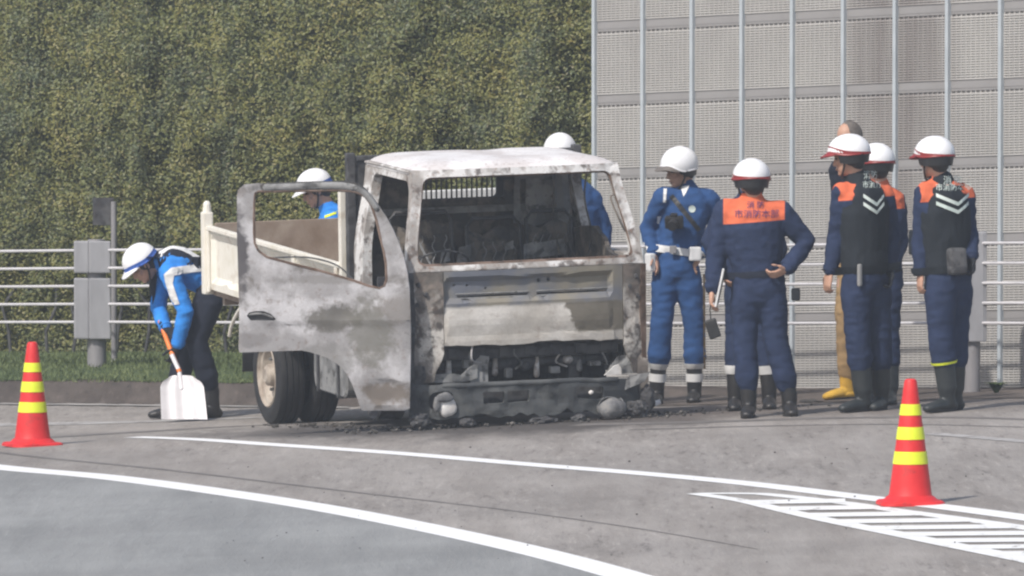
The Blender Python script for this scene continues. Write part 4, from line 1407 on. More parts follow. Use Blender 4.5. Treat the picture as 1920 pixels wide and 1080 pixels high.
    # bare front wheels (tyres burnt off), dropped to the road
    for sx in (-1, 1):
        bm = nb()
        seg = 32
        prof = [(0.10, 0.20), (0.09, 0.215), (0.0, 0.205), (-0.08, 0.215), (-0.09, 0.20), (-0.04, 0.18), (0.02, 0.12), (0.02, 0.0001)]
        rings = [[bm.verts.new((sx * 0.72 - sx * x, 1.0 + r * math.cos(2 * math.pi * k / seg), 0.17 + r * math.sin(2 * math.pi * k / seg))) for k in range(seg)] for x, r in prof]
        for a, b in zip(rings, rings[1:]):
            for k in range(seg): bm.faces.new((a[k], a[(k + 1) % seg], b[(k + 1) % seg], b[k]))
        obj('front_rim', bm, M['burnt_dark'], T, True)
    # mud flap, its cream stay, and the pale strip of the bed skirt over the wheel
    bm = sheet([(-0.84, 0.0), (-0.60, 0.0), (-0.60, 0.44), (-0.84, 0.44)], [], lambda p, q: (p, 4.05 + 0.03 * noise.noise(Vector((p * 5, q * 5, 0))), q), (0, 0.008, 0), 0.06)
    obj('mud_flap', bm, M['rubber'], T)
    bm = nb()
    tube(bm, catmull([(-0.87, 3.95, 0.47), (-0.87, 4.05, 0.42), (-0.87, 4.20, 0.32), (-0.87, 4.26, 0.24)], 5), 0.014, 8)
    obj('flap_stay', bm, M['cream_paint'], T, True)
    bm = nb()
    box(bm, (-0.86, 2.9, 0.405), (-0.60, 3.32, 0.425), 0.004)
    obj('fender', bm, M['cream_paint'], T)
    # ribbed fuel tank between the wheel and the door
    bm = nb()
    a = Vector((-0.80, 1.75, 0.0))
    def tank(p, q):
        return (p, q, 0)
    pts = rrect(1.62, 0.04, 2.42, 0.40, 0.09, 5)
    rows = []
    for x, k in [(-0.80, 0.94), (-0.79, 1.0), (-0.70, 1.0), (-0.692, 1.03), (-0.675, 1.03), (-0.667, 1.0), (-0.60, 1.0), (-0.592, 1.03), (-0.575, 1.03), (-0.567, 1.0), (-0.47, 1.0), (-0.46, 0.94)]:
        rows.append([bm.verts.new((x, 2.02 + (py - 2.02) * k, 0.22 + (pz - 0.22) * k)) for py, pz in pts])
    for r0, r1 in zip(rows, rows[1:]):
        n = len(r0)
        for k in range(n): bm.faces.new((r0[k], r0[(k + 1) % n], r1[(k + 1) % n], r1[k]))
    bm.faces.new(rows[0]); bm.faces.new(rows[-1][::-1])
    tk = obj('fuel_tank', bm, M['burnt_grey'], T)
    bm = nb()
    for v in (1.78, 2.26): box(bm, (-0.815, v, 0.03), (-0.45, v + 0.035, 0.045)); box(bm, (-0.815, v, 0.03), (-0.806, v + 0.035, 0.42))
    obj('tank_strap', bm, M['burnt_dark'], tk)
    # more fittings under the cab side
    bm = nb()
    box(bm, (-0.74, 1.35, 0.12), (-0.50, 1.55, 0.38), 0.01)
    ell(bm, (-0.62, 1.45, 0.10), (0.10, 0.09, 0.06), sub=2)
    tube(bm, [Vector((-0.7, 0.9, 0.12)), Vector((-0.65, 1.4, 0.08)), Vector((-0.72, 1.9, 0.05))], 0.02, 8)
    obj('air_tank', bm, M['burnt_dark'], T)
    bm = nb()
    tube(bm, [Vector((0, 1.0, 0.25)), Vector((0, 3.5, 0.10))], 0.045, 10)
    obj('drive_shaft', bm, M['burnt_dark'], T, True)
    return T
TRUCK = truck()

# charred crumbs around the truck
bm = nb()
rng = random.Random(31)
def chunk(bm, x, y, r):
    z = ground(x, y) + 0.008
    vs = bmesh.ops.create_icosphere(bm, subdivisions=1, radius=1)['verts']
    sx, sy, sz = rng.uniform(.6, 1.6), rng.uniform(.6, 1.4), rng.uniform(.3, .9)
    for v in vs:
        k = rng.uniform(.7, 1.25)
        v.co = Vector((x + v.co.x * r * sx * k, y + v.co.y * r * sy * k, z + (v.co.z + .5) * r * sz * k))
for _ in range(300):
    t = rng.random()
    if t < 0.45:
        P = TM @ Vector((rng.uniform(-1.3, 1.1), rng.gauss(-0.05, 0.22), 0))
    elif t < 0.8:
        P = TM @ Vector((rng.gauss(-0.95, 0.14), rng.uniform(-0.1, 3.0), 0))
    else:
        P = TM @ Vector((rng.uniform(0.9, 2.2), rng.uniform(-0.2, 0.8), 0))
    chunk(bm, P.x, P.y, rng.uniform(0.004, 0.017))
for _ in range(90):
    g = gp(rng.uniform(300, 1900), rng.uniform(810, 1060))
    chunk(bm, g.x, g.y, rng.uniform(0.003, 0.007))
obj('debris', bm, M['debris'], kind='stuff', label='charred crumbs scattered on the road around the truck', category='debris')

def scrap(px, py, pts, m, label, lift=0.02, tilt=0.5):
    g = gp(px, py)
    bm = sheet(pts, [], lambda p, q: (p, q * math.cos(tilt), abs(q) * math.sin(tilt) + lift + 0.01 * noise.noise(Vector((p * 20, q * 20, 0)))), (0, 0.002, 0.006), 0.03)
    o = obj('metal_scrap', bm, M[m], None, label=label, category='scrap')
    o.location = g
    return o
scrap(1216, 770, [(-0.09, -0.02), (0.02, 0.0), (0.09, 0.06), (0.08, 0.10), (-0.02, 0.06), (-0.09, 0.02)], 'white_lump', 'bright torn strip lying at the burnt cab\'s right corner')
scrap(1520, 757, [(-0.08, -0.02), (0.05, -0.03), (0.09, 0.01), (0.0, 0.05), (-0.07, 0.03)], 'debris', 'small flat black scrap on the ground by the firefighters', 0.01, 0.3)

# small weeds at the foot of the barrier
def weed(px, py, label, n=26, h=0.16):
    g = gp(px, py)
    bm = nb()
    rr = random.Random(px)
    for _ in range(n):
        a = rr.uniform(0, 2 * math.pi)
        L = rr.uniform(.5, 1) * h
        b = Vector((math.cos(a), math.sin(a), 0))
        s = b.cross(Vector((0, 0, 1))) * 0.012
        p0, p1, p2 = b * 0.01, b * L * .5 + Vector((0, 0, L * .7)), b * L * 1.0 + Vector((0, 0, L * .75))
        v = [bm.verts.new(p) for p in (p0, p1 + s, p2, p1 - s)]
        bm.faces.new(v)
    o = obj('weed', bm, M['turf'], None, label=label, category='weed')
    o.location = g
weed(1868, 738, 'low dark weed at the barrier foot, right of the last officer', 90, 0.11)

# ------------------------------------------------------------------ people
def frame_from(fwd, up=Vector((0, 0, 1))):
    f = Vector(fwd).normalized()
    r = f.cross(up).normalized()
    u = r.cross(f)
    return Matrix(((r.x, f.x, u.x), (r.y, f.y, u.y), (r.z, f.z, u.z)))   # columns right, forward, up

def wrap_band(name, target, c, axis, rad, h, m, parent, off=0.006, seg=36, rows=2, maxd=None):
    """a strap or tape that follows the cloth under it"""
    t = bvh_of(target)
    c, axis = Vector(c), Vector(axis).normalized()
    s = axis.orthogonal().normalized()
    b = axis.cross(s)
    bm = nb()
    rings = []
    for j in range(rows + 1):
        cc = c + axis * h * (j / rows - 0.5)
        ds = []
        for k in range(seg):
            a = 2 * math.pi * k / seg
            d = s * math.cos(a) + b * math.sin(a)
            hit = t.ray_cast(cc + d * rad, -d, rad)
            ds.append((hit[0] - cc).length if hit[0] is not None else None)
        good = [x for x in ds if x]
        if not good: return None
        mean = sum(good) / len(good)
        ds = [x if x and x < (maxd or 9) else mean for x in ds]
        ds = [(ds[k - 1] + 2 * ds[k] + ds[(k + 1) % seg]) / 4 + off for k in range(seg)]
        rings.append([cc + (s * math.cos(2 * math.pi * k / seg) + b * math.sin(2 * math.pi * k / seg)) * ds[k] for k in range(seg)])
    V = [[bm.verts.new(p) for p in r] for r in rings]
    I = [[bm.verts.new(c + (p - c) * 0.96) for p in r] for r in rings]
    for j in range(rows):
        for k in range(seg):
            n = (k + 1) % seg
            bm.faces.new((V[j][k], V[j][n], V[j + 1][n], V[j + 1][k]))
            bm.faces.new((I[j][k], I[j + 1][k], I[j + 1][n], I[j][n]))
    for k in range(seg):
        n = (k + 1) % seg
        bm.faces.new((V[0][k], I[0][k], I[0][n], V[0][n]))
        bm.faces.new((V[-1][k], V[-1][n], I[-1][n], I[-1][k]))
    return obj(name, bm, m, parent, True)

def project(name, target, polys, c, right, up, d, m, parent, off=0.004, th=0.002):
    """flat tape or print laid onto a garment: polygons in (x, y) about c, pressed along d"""
    t = bvh_of(target)
    c, right, up, d = Vector(c), Vector(right).normalized(), Vector(up).normalized(), Vector(d).normalized()
    bm = nb()
    for poly in polys:
        tmp = sheet(poly, [], lambda p, q: (p, q, 0), (0, 0, 0.001), 0.02)
        # keep only the front layer
        tmp.verts.ensure_lookup_table()
        idx = {}
        for f in tmp.faces:
            if all(v.co.z < 0.0005 for v in f.verts):
                vs = []
                for v in f.verts:
                    if v not in idx:
                        P = c + right * v.co.x + up * v.co.y - d * 0.5
                        hit = t.ray_cast(P, d, 1.0)
                        q = (hit[0] - d * off) if hit[0] is not None else P + d * 0.5
                        idx[v] = bm.verts.new(q)
                    vs.append(idx[v])
                if len(set(vs)) >= 3: bm.faces.new(vs)
        tmp.free()
    return obj(name, bm, m, parent, False)

def text_on(target, body, size, c, right, up, d, m, parent, name='lettering', sx=1.0):
    cu = bpy.data.curves.new('txt', 'FONT')
    cu.body = body
    cu.size = size
    cu.align_x = 'CENTER'
    cu.align_y = 'CENTER'
    cu.resolution_u = 1
    o = bpy.data.objects.new('txt', cu)
    COL.objects.link(o)
    dg = bpy.context.evaluated_depsgraph_get()
    dg.update()
    me = bpy.data.meshes.new_from_object(o.evaluated_get(dg))
    bpy.data.objects.remove(o)
    t = bvh_of(target)
    c, right, up, d = Vector(c), Vector(right).normalized(), Vector(up).normalized(), Vector(d).normalized()
    for v in me.vertices:
        P = c + right * v.co.x * sx + up * v.co.y - d * 0.5
        hit = t.ray_cast(P, d, 1.0)
        v.co = (hit[0] - d * 0.009) if hit[0] is not None else P + d * 0.5
    me.name = name
    me.materials.clear()
    return link(name, me, m, parent)

def add_hand(bm, wrist, direction, palm_n, curl=0.5, thumb=1, k=1.0):
    d = Vector(direction).normalized()
    n = Vector(palm_n)
    n = (n - d * n.dot(d)).normalized()
    s = d.cross(n)
    w = Vector(wrist)
    loft(bm, [w - d * .01, w + d * 0.02 * k, w + d * 0.055 * k, w + d * 0.088 * k], [(0.026, 0.019), (0.034, 0.019), (0.041, 0.017), (0.040, 0.013)], s, 12)
    for i, (o, L) in enumerate(((-0.030, 0.062), (-0.010, 0.072), (0.010, 0.068), (0.029, 0.052))):
        p = w + d * 0.088 * k + s * o
        a = curl * (0.8 + 0.12 * i)
        d1 = (d * math.cos(a * .6) + n * math.sin(a * .6))
        d2 = (d * math.cos(a * 1.5) + n * math.sin(a * 1.5))
        d3 = (d * math.cos(a * 2.2) + n * math.sin(a * 2.2))
        p1 = p + d1 * L * .45
        p2 = p1 + d2 * L * .33
        p3 = p2 + d3 * L * .25
        loft(bm, [p - d * .02, p, p1, p2, p3], [0.009, 0.009, 0.0088, 0.008, 0.0068], None, 8)
    tp = w + d * 0.022 * k + s * thumb * -0.030
    t1 = (d * .6 - s * thumb * .75 + n * .3).normalized()
    t2 = (d * .9 - s * thumb * .3 + n * .5).normalized()
    loft(bm, [tp, tp + t1 * .035, tp + t1 * .035 + t2 * .030, tp + t1 * .035 + t2 * .052], [0.014, 0.012, 0.0105, 0.008], None, 8)

def helmet(root, c, hf, style):
    Fm = frame_from(hf)
    C0 = Vector(c) + Fm @ Vector((0, -0.004, 0.040))
    rx, ry, rz = {'police': (0.122, 0.140, 0.128), 'fire': (0.126, 0.148, 0.122), 'work': (0.118, 0.138, 0.122), 'grey': (0.120, 0.140, 0.12)}[style]
    seg, rows = 40, 12
    def zr(a):         # rim height by azimuth, a = 0 at the front
        if style == 'police': return 0.015 - 0.062 * sm(0.15, 0.45, abs(a) / math.pi) - 0.012 * sm(.45, 1, abs(a) / math.pi)
        return 0.006 - 0.030 * sm(0.2, 0.6, abs(a) / math.pi)
    def pt(a, th, k=1.0): return Vector((rx * k * math.sin(a) * math.sin(th), ry * k * math.cos(a) * math.sin(th), rz * k * math.cos(th)))
    bm = nb()
    for k, flip in ((1.0, False), (0.94, True)):
        top = bm.verts.new(C0 + Fm @ pt(0, 0, k))
        prev = None
        for j in range(1, rows + 1):
            ring = []
            for i in range(seg):
                a = -math.pi + 2 * math.pi * i / seg
                th = math.acos(max(-1, min(1, zr(a) / rz))) * j / rows
                ring.append(bm.verts.new(C0 + Fm @ pt(a, th, k)))
            for i in range(seg):
                n = (i + 1) % seg
                if prev is None: bm.faces.new((top, ring[i], ring[n]))
                else: bm.faces.new((prev[i], ring[i], ring[n], prev[n]))
            prev = ring
        if flip:
            for i in range(seg):
                n = (i + 1) % seg
                bm.faces.new((outer_last[i], outer_last[n], prev[n], prev[i]))
        else: outer_last = prev
    mm = M['helmet_grey'] if style == 'grey' else M['helmet_white']
    H = obj('helmet', bm, mm, root, True)
    # rim
    bm = nb()
    pts = []
    for i in range(seg):
        a = -math.pi + 2 * math.pi * i / seg
        th = math.acos(zr(a) / rz)
        pts.append(C0 + Fm @ pt(a, th, 1.0))
    tube(bm, pts, 0.0065, 6, closed=True)
    trim = {'police': 'helmet_white', 'fire': 'helmet_red', 'work': 'helmet_blue', 'grey': 'helmet_grey'}[style]
    obj('helmet_rim', bm, M[trim], H, True)
    # peak
    bm = nb()
    A, B = [], []
    span = 1.15
    for i in range(21):
        a = -span + 2 * span * i / 20
        th = math.acos(zr(a) / rz)
        p = pt(a, th, 1.0)
        ex = 0.052 * (math.cos(a / span * math.pi / 2)) ** 0.7
        q = p + Vector((math.sin(a) * ex * .5, ex, -0.35 * ex - 0.004))
        A.append((p + Vector((0, 0, 0.004)), q))
    top = [[bm.verts.new(C0 + Fm @ (p + (q - p) * f + Vector((0, 0, dz)))) for f in (0, .5, 1)] for p, q in A for dz in (0,)]
    bot = [[bm.verts.new(C0 + Fm @ (p + (q - p) * f + Vector((0, 0, -0.006)))) for f in (0, .5, 1)] for p, q in A]
    for i in range(20):
        for k in range(2):
            bm.faces.new((top[i][k], top[i][k + 1], top[i + 1][k + 1], top[i + 1][k]))
            bm.faces.new((bot[i][k], bot[i + 1][k], bot[i + 1][k + 1], bot[i][k + 1]))
        bm.faces.new((top[i][2], bot[i][2], bot[i + 1][2], top[i + 1][2]))
    obj('helmet_peak', bm, M[{'police': 'helmet_grey', 'fire': 'helmet_red', 'work': 'helmet_white', 'grey': 'helmet_grey'}[style]], H, True)
    # band round the shell
    bm = nb()
    lo, hi = [], []
    for i in range(seg):
        a = -math.pi + 2 * math.pi * i / seg
        th = math.acos(zr(a) / rz)
        hgt = {'police': 0.04, 'fire': 0.20, 'work': 0.14, 'grey': 0.02}[style]
        if style == 'fire': hgt = 0.16 + 0.12 * math.cos(a)
        lo.append(bm.verts.new(C0 + Fm @ pt(a, th, 1.012)))
        hi.append(bm.verts.new(C0 + Fm @ pt(a, th * (1 - hgt), 1.012)))
    for i in range(seg):
        n = (i + 1) % seg
        bm.faces.new((lo[i], lo[n], hi[n], hi[i]))
    obj('helmet_band', bm, M[trim], H, True)
    # neck guard / ear cups, chin strap
    bm = nb()
    if style in ('police', 'fire'):
        prev = None
        for i in range(17):
            a = 1.25 + (2 * math.pi - 2.5) * i / 16
            aa = a if a <= math.pi else a - 2 * math.pi
            th = math.acos(zr(aa) / rz)
            p = pt(aa, th, 0.97)
            dz = 0.060 if style == 'fire' else 0.045
            q = Vector((p.x * 0.90, p.y * 0.88, p.z - dz))
            row = [bm.verts.new(C0 + Fm @ p), bm.verts.new(C0 + Fm @ ((p + q) / 2 * 1.0 + Vector((0, 0, 0)))), bm.verts.new(C0 + Fm @ q)]
            if prev:
                for k in range(2): bm.faces.new((prev[k], row[k], row[k + 1], prev[k + 1]))
            prev = row
        obj('neck_guard', bm, M['helmet_black'], H, True)
    else: bm.free()
    bm = nb()
    pts = [Fm @ Vector((0.088, 0.0, 0.0)), Fm @ Vector((0.080, 0.02, -0.06)), Fm @ Vector((0.045, 0.05, -0.118)), Fm @ Vector((0, 0.065, -0.130)),
           Fm @ Vector((-0.045, 0.05, -0.118)), Fm @ Vector((-0.080, 0.02, -0.06)), Fm @ Vector((-0.088, 0, 0))]
    tube(bm, catmull([Vector(c) + p for p in pts], 4), 0.007, 6)
    obj('chin_strap', bm, M['helmet_black'], H, True)
    return H

def person(label, px0, py0, J, face, hface, outfit, group=None, Y=None, seed=0.0, hands=((0.5, 1), (0.5, -1)), category='person'):
    """J: joints as (photo x, photo y, depth offset) measured from the feet point; the figure stands at real depth"""
    g = gp(px0, py0)
    if Y is not None:
        g = Vector(((px0 - 960) * Y / F, Y, 0))
        g.z = ground(g.x, g.y)
    s = F / g.y
    root = empty('person', g, label, category, group)
    def L(k):
        px, py, d = J[k]
        P = at(px, py, g.y + d)
        return P - g
    P = {k: L(k) for k in J}
    f = Vector((face[0], face[1], 0)).normalized()
    side = Vector((f.y, -f.x, 0))         # the figure's right
    Fm = frame_from(hface)
    hd, nk, pv = P['head'], P['neck'], P['pelvis']
    spine = nk - pv
    o = outfit
    b = o.get('bulk', 1.0)
    # ---- body: one continuous surface from head to feet
    bm = nb()
    ell(bm, hd + Fm @ Vector((0, -0.008, 0.030)), (0.076, 0.094, 0.098), Fm, 3)
    ell(bm, hd + Fm @ Vector((0, 0.020, -0.045)), (0.060, 0.074, 0.078), Fm, 3)
    ell(bm, hd + Fm @ Vector((0, 0.066, -0.098)), (0.028, 0.024, 0.020), Fm, 2)
    loft(bm, [hd + Fm @ Vector((0, 0.088, 0.012)), hd + Fm @ Vector((0, 0.102, -0.018)), hd + Fm @ Vector((0, 0.106, -0.034))], [0.009, 0.012, 0.015], None, 8)
    ell(bm, hd + Fm @ Vector((0, 0.092, 0.026)), (0.05, 0.014, 0.010), Fm, 2)
    ell(bm, hd + Fm @ Vector((0, 0.089, -0.066)), (0.026, 0.012, 0.011), Fm, 2)
    for e in (-1, 1):
        ell(bm, hd + Fm @ Vector((e * 0.078, -0.004, -0.012)), (0.010, 0.020, 0.032), Fm, 2)
        ell(bm, hd + Fm @ Vector((e * 0.042, 0.066, -0.020)), (0.022, 0.022, 0.022), Fm, 2)
    loft(bm, [nk - spine.normalized() * .05, nk, hd + Fm @ Vector((0, -0.02, -0.06))], [0.066, 0.058, 0.056], None, 12)
    up = spine.normalized()
    loft(bm, [pv, pv + spine * .3, pv + spine * .6, pv + spine * .82, pv + spine * .93, nk], [(0.15, 0.10), (0.135, 0.095), (0.15, 0.11), (0.16, 0.10), (0.12, 0.08), (0.06, 0.06)], side, 18)
    for q in 'lr':
        S, E, Wr = P['sh' + q], P['el' + q], P['wr' + q]
        loft(bm, [nk - up * .04, S], [0.055, 0.052], None, 10)
        loft(bm, [S, (S + E) / 2, E, (E * .6 + Wr * .4), Wr], [0.052, 0.046, 0.038, 0.038, 0.026], None, 12)
        H_, K_, A_ = P['hip' + q], P['kn' + q], P['an' + q]
        loft(bm, [pv + (H_ - pv) * .8, H_ * .6 + K_ * .4, K_, K_ * .6 + A_ * .4, A_], [0.085, 0.075, 0.053, 0.045, 0.030], None, 12)
        T_ = P['toe' + q]
        fd = Vector((T_.x - A_.x, T_.y - A_.y, 0))
        fd = fd.normalized() if fd.length > 1e-3 else f
        bz_ = Vector((A_.x, A_.y, ground(g.x + A_.x, g.y + A_.y) - g.z))
        loft(bm, [A_, bz_ + Vector((0, 0, .06)), bz_ + fd * 0.08 + Vector((0, 0, .045)), bz_ + fd * 0.13 + Vector((0, 0, .036))], [0.030, 0.026, 0.022, 0.018], None, 10)
        bare = q in o.get('bare', 'lr')
        if bare:
            ax = P.get('hd' + q)
            dr = (ax - Wr).normalized() if ax is not None else (Wr - E).normalized()
            add_hand(bm, Wr, dr, o.get('palm' + q, -side if q == 'r' else side), hands[0 if q == 'l' else 1][0], hands[0 if q == 'l' else 1][1])
    body = remesh('body', bm, 0.0072, M['skin'], root, smooth=2)
    bm = nb()
    for e in (-1, 1): ell(bm, hd + Fm @ Vector((e * 0.031, 0.083, 0.004)), (0.013, 0.008, 0.006), Fm, 2)
    obj('eyes', bm, M['eye'], root, True)
    bm = nb()
    ell(bm, hd + Fm @ Vector((0, 0.098, -0.068)), (0.022, 0.006, 0.005), Fm, 2)
    obj('mouth', bm, M['lip'], root, True)
    bm = nb()
    ell(bm, hd + Fm @ Vector((0, -0.018, 0.028)), (0.084, 0.092, 0.105), Fm, 3)
    ell(bm, hd + Fm @ Vector((0, -0.050, -0.020)), (0.070, 0.055, 0.075), Fm, 3)
    obj('hair', bm, o.get('hair', M['hair']), root, True)
    # gloves
    for q in 'lr':
        if q not in o.get('bare', 'lr'):
            bm = nb()
            Wr, E = P['wr' + q], P['el' + q]
            ax = P.get('hd' + q)
            dr = (ax - Wr).normalized() if ax is not None else (Wr - E).normalized()
            add_hand(bm, Wr, dr, o.get('palm' + q, -side if q == 'r' else side), 1.1, hands[0 if q == 'l' else 1][1], 1.05)
            loft(bm, [Wr - dr * .05, Wr + dr * .02], [0.036, 0.030], None, 10)
            remesh('glove', bm, 0.006, o.get('glove', M['glove']), root, smooth=1)
    # ---- trousers
    bm = nb()
    lw = o.get('leg', 1.0)
    loft(bm, [pv - up * .06, pv + up * .04, pv + up * .12], [(0.165 * b, 0.120 * b), (0.160 * b, 0.118 * b), (0.145 * b, 0.11 * b)], side, 18)
    for q in 'lr':
        H_, K_, A_ = P['hip' + q], P['kn' + q], P['an' + q]
        bt = o.get('boot_top', 0.30)           # how high the boot reaches on the shin
        E_ = A_ + (K_ - A_) * bt
        blouse = o.get('blouse', 1.0)
        loft(bm, [pv * .25 + H_ * .75, H_ * .75 + K_ * .25, H_ * .4 + K_ * .6, K_, K_ * .55 + E_ * .45, K_ * .2 + E_ * .8, E_],
             [0.108 * lw, 0.101 * lw, 0.086 * lw, 0.080 * lw, 0.078 * lw, 0.080 * lw * blouse, 0.066 * lw], None, 16)
    tr = remesh('trousers', bm, 0.012, o['trousers'], root, smooth=2, folds=0.007, fold_scale=6.5, fold_stretch=(0.8, 0.8, 1.7), seed=seed + 3)
    # ---- jacket
    bm = nb()
    hem = o.get('hem', 0.0)
    ch = P.get('chest')
    mid = ch if ch is not None else pv + spine * .6
    pts = [pv + up * (0.05 - hem), pv + up * .12, pv * .4 + mid * .6, mid, mid * .45 + nk * .55, mid * .15 + nk * .85, nk, nk + (hd - nk).normalized() * .025]
    rads = [(0.158, 0.118), (0.152, 0.116), (0.168, 0.125), (0.188, 0.138), (0.185, 0.128), (0.130, 0.100), (0.080, 0.078), (0.070, 0.068)]
    loft(bm, pts, [(x * b, y * b) for x, y in rads], side, 20)
    for q in 'lr':
        S, E, Wr = P['sh' + q], P['el' + q], P['wr' + q]
        loft(bm, [nk - up * .055, (nk - up * .06) * .45 + S * .55, S], [0.070 * b, 0.075 * b, 0.076 * b], None, 14)
        Cf = Wr + (E - Wr) * .08
        loft(bm, [S, S * .6 + E * .4, E, E * .55 + Cf * .45, Cf], [0.080 * b, 0.071 * b, 0.062 * b, 0.058 * b, 0.046 * b], None, 14)
    jk = remesh('jacket', bm, 0.012, o['jacket'], root, smooth=2, folds=0.008, fold_scale=8, fold_stretch=(0.9, 0.9, 1.4), seed=seed)
    if o.get('yoke') is not None:
        # coloured shoulder yoke: cut the jacket mesh cleanly along a plane square to the spine and the sleeve heads
        me = jk.data
        bm = bmesh.new()
        bm.from_mesh(me)
        low = nk - up * o['yoke']
        bmesh.ops.bisect_plane(bm, geom=bm.verts[:] + bm.edges[:] + bm.faces[:], plane_co=low, plane_no=up, dist=1e-5)
        lim = {}
        for q in 'lr':
            S = P['sh' + q]
            sg = 1 if q == 'r' else -1
            lim[q] = S + side * sg * o.get('yoke_side', 0.02)
            bmesh.ops.bisect_plane(bm, geom=bm.verts[:] + bm.edges[:] + bm.faces[:], plane_co=lim[q], plane_no=side * sg, dist=1e-5)
        for fc in bm.faces:
            cc = fc.calc_center_median()
            if (cc - low).dot(up) > 0 and (cc - lim['r']).dot(side) < 0 and (cc - lim['l']).dot(-side) < 0 and (cc - nk - up * .03).dot(up) < 0.03:
                fc.material_index = 1
        bm.to_mesh(me)
        bm.free()
        me.materials.append(M['orange'])
        me.shade_smooth()
    # cuffs and collar as pieces of their own
    for q in 'lr':
        E, Wr = P['el' + q], P['wr' + q]
        wrap_band('cuff', jk, Wr + (E - Wr) * .13, E - Wr, 0.11, 0.035, o['jacket'], root, 0.005, 20, maxd=0.075)
    # ---- boots
    for q in 'lr':
        K_, A_, T_ = P['kn' + q], P['an' + q], P['toe' + q]
        fd = Vector((T_.x - A_.x, T_.y - A_.y, 0))
        fd = fd.normalized() if fd.length > 1e-3 else f
        gz = P.get('lift' + q, Vector((0, 0, 0))).z
        base = Vector((A_.x, A_.y, 0))
        gl = ground(g.x + A_.x, g.y + A_.y) - g.z + gz
        base.z = gl
        bt = o.get('boot_top', 0.30)
        E_ = A_ + (K_ - A_) * (bt + 0.10)
        bm = nb()
        hw = o.get('boot_r', 0.055)
        loft(bm, [base + Vector((0, 0, 0.05)) - fd * .015, A_ * .5 + base * .5 + Vector((0, 0, .03)), A_, E_], [0.050, 0.052, hw, hw + 0.006], None, 14)
        sd = fd.cross(Vector((0, 0, 1)))
        loft(bm, [base - fd * 0.055 + Vector((0, 0, 0.035)), base + Vector((0, 0, 0.045)), base + fd * 0.08 + Vector((0, 0, 0.042)), base + fd * 0.155 + Vector((0, 0, 0.032)), base + fd * 0.19 + Vector((0, 0, 0.026))],
             [(0.038, 0.036), (0.043, 0.045), (0.048, 0.042), (0.048, 0.032), (0.036, 0.024)], sd, 14)
        bo = remesh('boot', bm, 0.010, o['boots'], root, smooth=1, floor=gl + 0.004)
        bm = nb()
        ol = []
        for k in range(20):
            a = 2 * math.pi * k / 20
            ol.append(base + fd * (0.062 + 0.135 * math.cos(a)) + sd * (0.050 * math.sin(a)))
        lo = [bm.verts.new(Vector((p.x, p.y, gl + 0.001))) for p in ol]
        hi = [bm.verts.new(Vector((p.x, p.y, gl + 0.020))) for p in ol]
        for k in range(20): bm.faces.new((lo[k], lo[(k + 1) % 20], hi[(k + 1) % 20], hi[k]))
        bm.faces.new(hi); bm.faces.new(lo[::-1])
        obj('sole', bm, M['rubber'], bo)
    if o.get('helmet'): helmet(root, hd, hface, o['helmet'])
    info = dict(root=root, P=P, jacket=jk, trousers=tr, f=f, side=side, up=up, g=g, Fm=Fm, px=lambda x, y, d=0: at(x, y, g.y + d) - g)
    return info

def belt(I, m, h=0.05, at_=0.05, off=0.008):
    pv = I['P']['pelvis']
    return wrap_band('belt', I['jacket'], pv + I['up'] * at_, I['up'], 0.30, h, m, I['root'], off, 48)

def pouch(I, c, size, m, name='pouch', rot=None, bev=0.012):
    bm = nb()
    mt = Matrix.Translation(Vector(c)) @ (frame_from(rot if rot is not None else I['f']).to_4x4())
    box(bm, (-size[0] / 2, -size[1] / 2, -size[2] / 2), (size[0] / 2, size[1] / 2, size[2] / 2), bev, mt)
    return obj(name, bm, m, I['root'])

FF = dict(jacket=M['navy'], trousers=M['navy'], boots=M['leather'], helmet='fire', yoke=0.135, bulk=1.06)

# --- traffic officer in blue with a camera, beside the cab
I = person('traffic officer in royal blue with white belt and chest camera beside the cab', 1265, 757,
    dict(head=(1275, 318, 0.0), neck=(1287, 352, 0.02), chest=(1283, 400, 0.02), pelvis=(1267, 487, 0.0),
         shl=(1244, 370, -0.02), ell=(1214, 428, 0.06), wrl=(1226, 478, -0.06), hdl=(1236, 505, -0.10),
         shr=(1330, 374, 0.04), elr=(1347, 438, 0.10), wrr=(1312, 478, -0.02), hdr=(1302, 500, -0.06),
         hipl=(1249, 510, 0), knl=(1240, 610, -0.03), anl=(1232, 722, 0.0), toel=(1224, 750, -0.2),
         hipr=(1288, 510, 0), knr=(1302, 610, 0.0), anr=(1302, 722, 0.02), toer=(1297, 752, -0.2)),
    (-0.30, -0.95), (-0.88, -0.44, -0.22),
    dict(jacket=M['police_blue'], trousers=M['police_blue'], boots=M['leather'], helmet='police', bulk=0.98, leg=1.0, boot_top=0.34, blouse=1.1), seed=1.0)
belt(I, M['white_cloth'], 0.052, 0.062)
for q in 'lr':
    A_, K_ = I['P']['an' + q], I['P']['kn' + q]
    for c, h in ((0.13, 0.058), (0.30, 0.058)):
        bb = wrap_band('gaiter', [x for x in I['root'].children if x.name.startswith('boot')][0 if q == 'l' else 1] if c < .2 else I['trousers'], A_ + (K_ - A_) * c, K_ - A_, 0.10, h, M['white_cloth'], I['root'], 0.007, 24)
    bm = nb()
    side_out = I['side'] * (1 if q == 'r' else -1)
pouch(I, I['px'](1219, 492, -0.10), (0.075, 0.05, 0.13), M['white_cloth'], 'holster', (-.8, -.5, 0))
pouch(I, I['px'](1303, 476, -0.12), (0.085, 0.05, 0.10), M['white_cloth'], 'pouch', (.2, -1, 0))
pouch(I, I['px'](1262, 468, -0.145), (0.05, 0.02, 0.055), M['galv'], 'buckle', (-.1, -1, 0), 0.006)
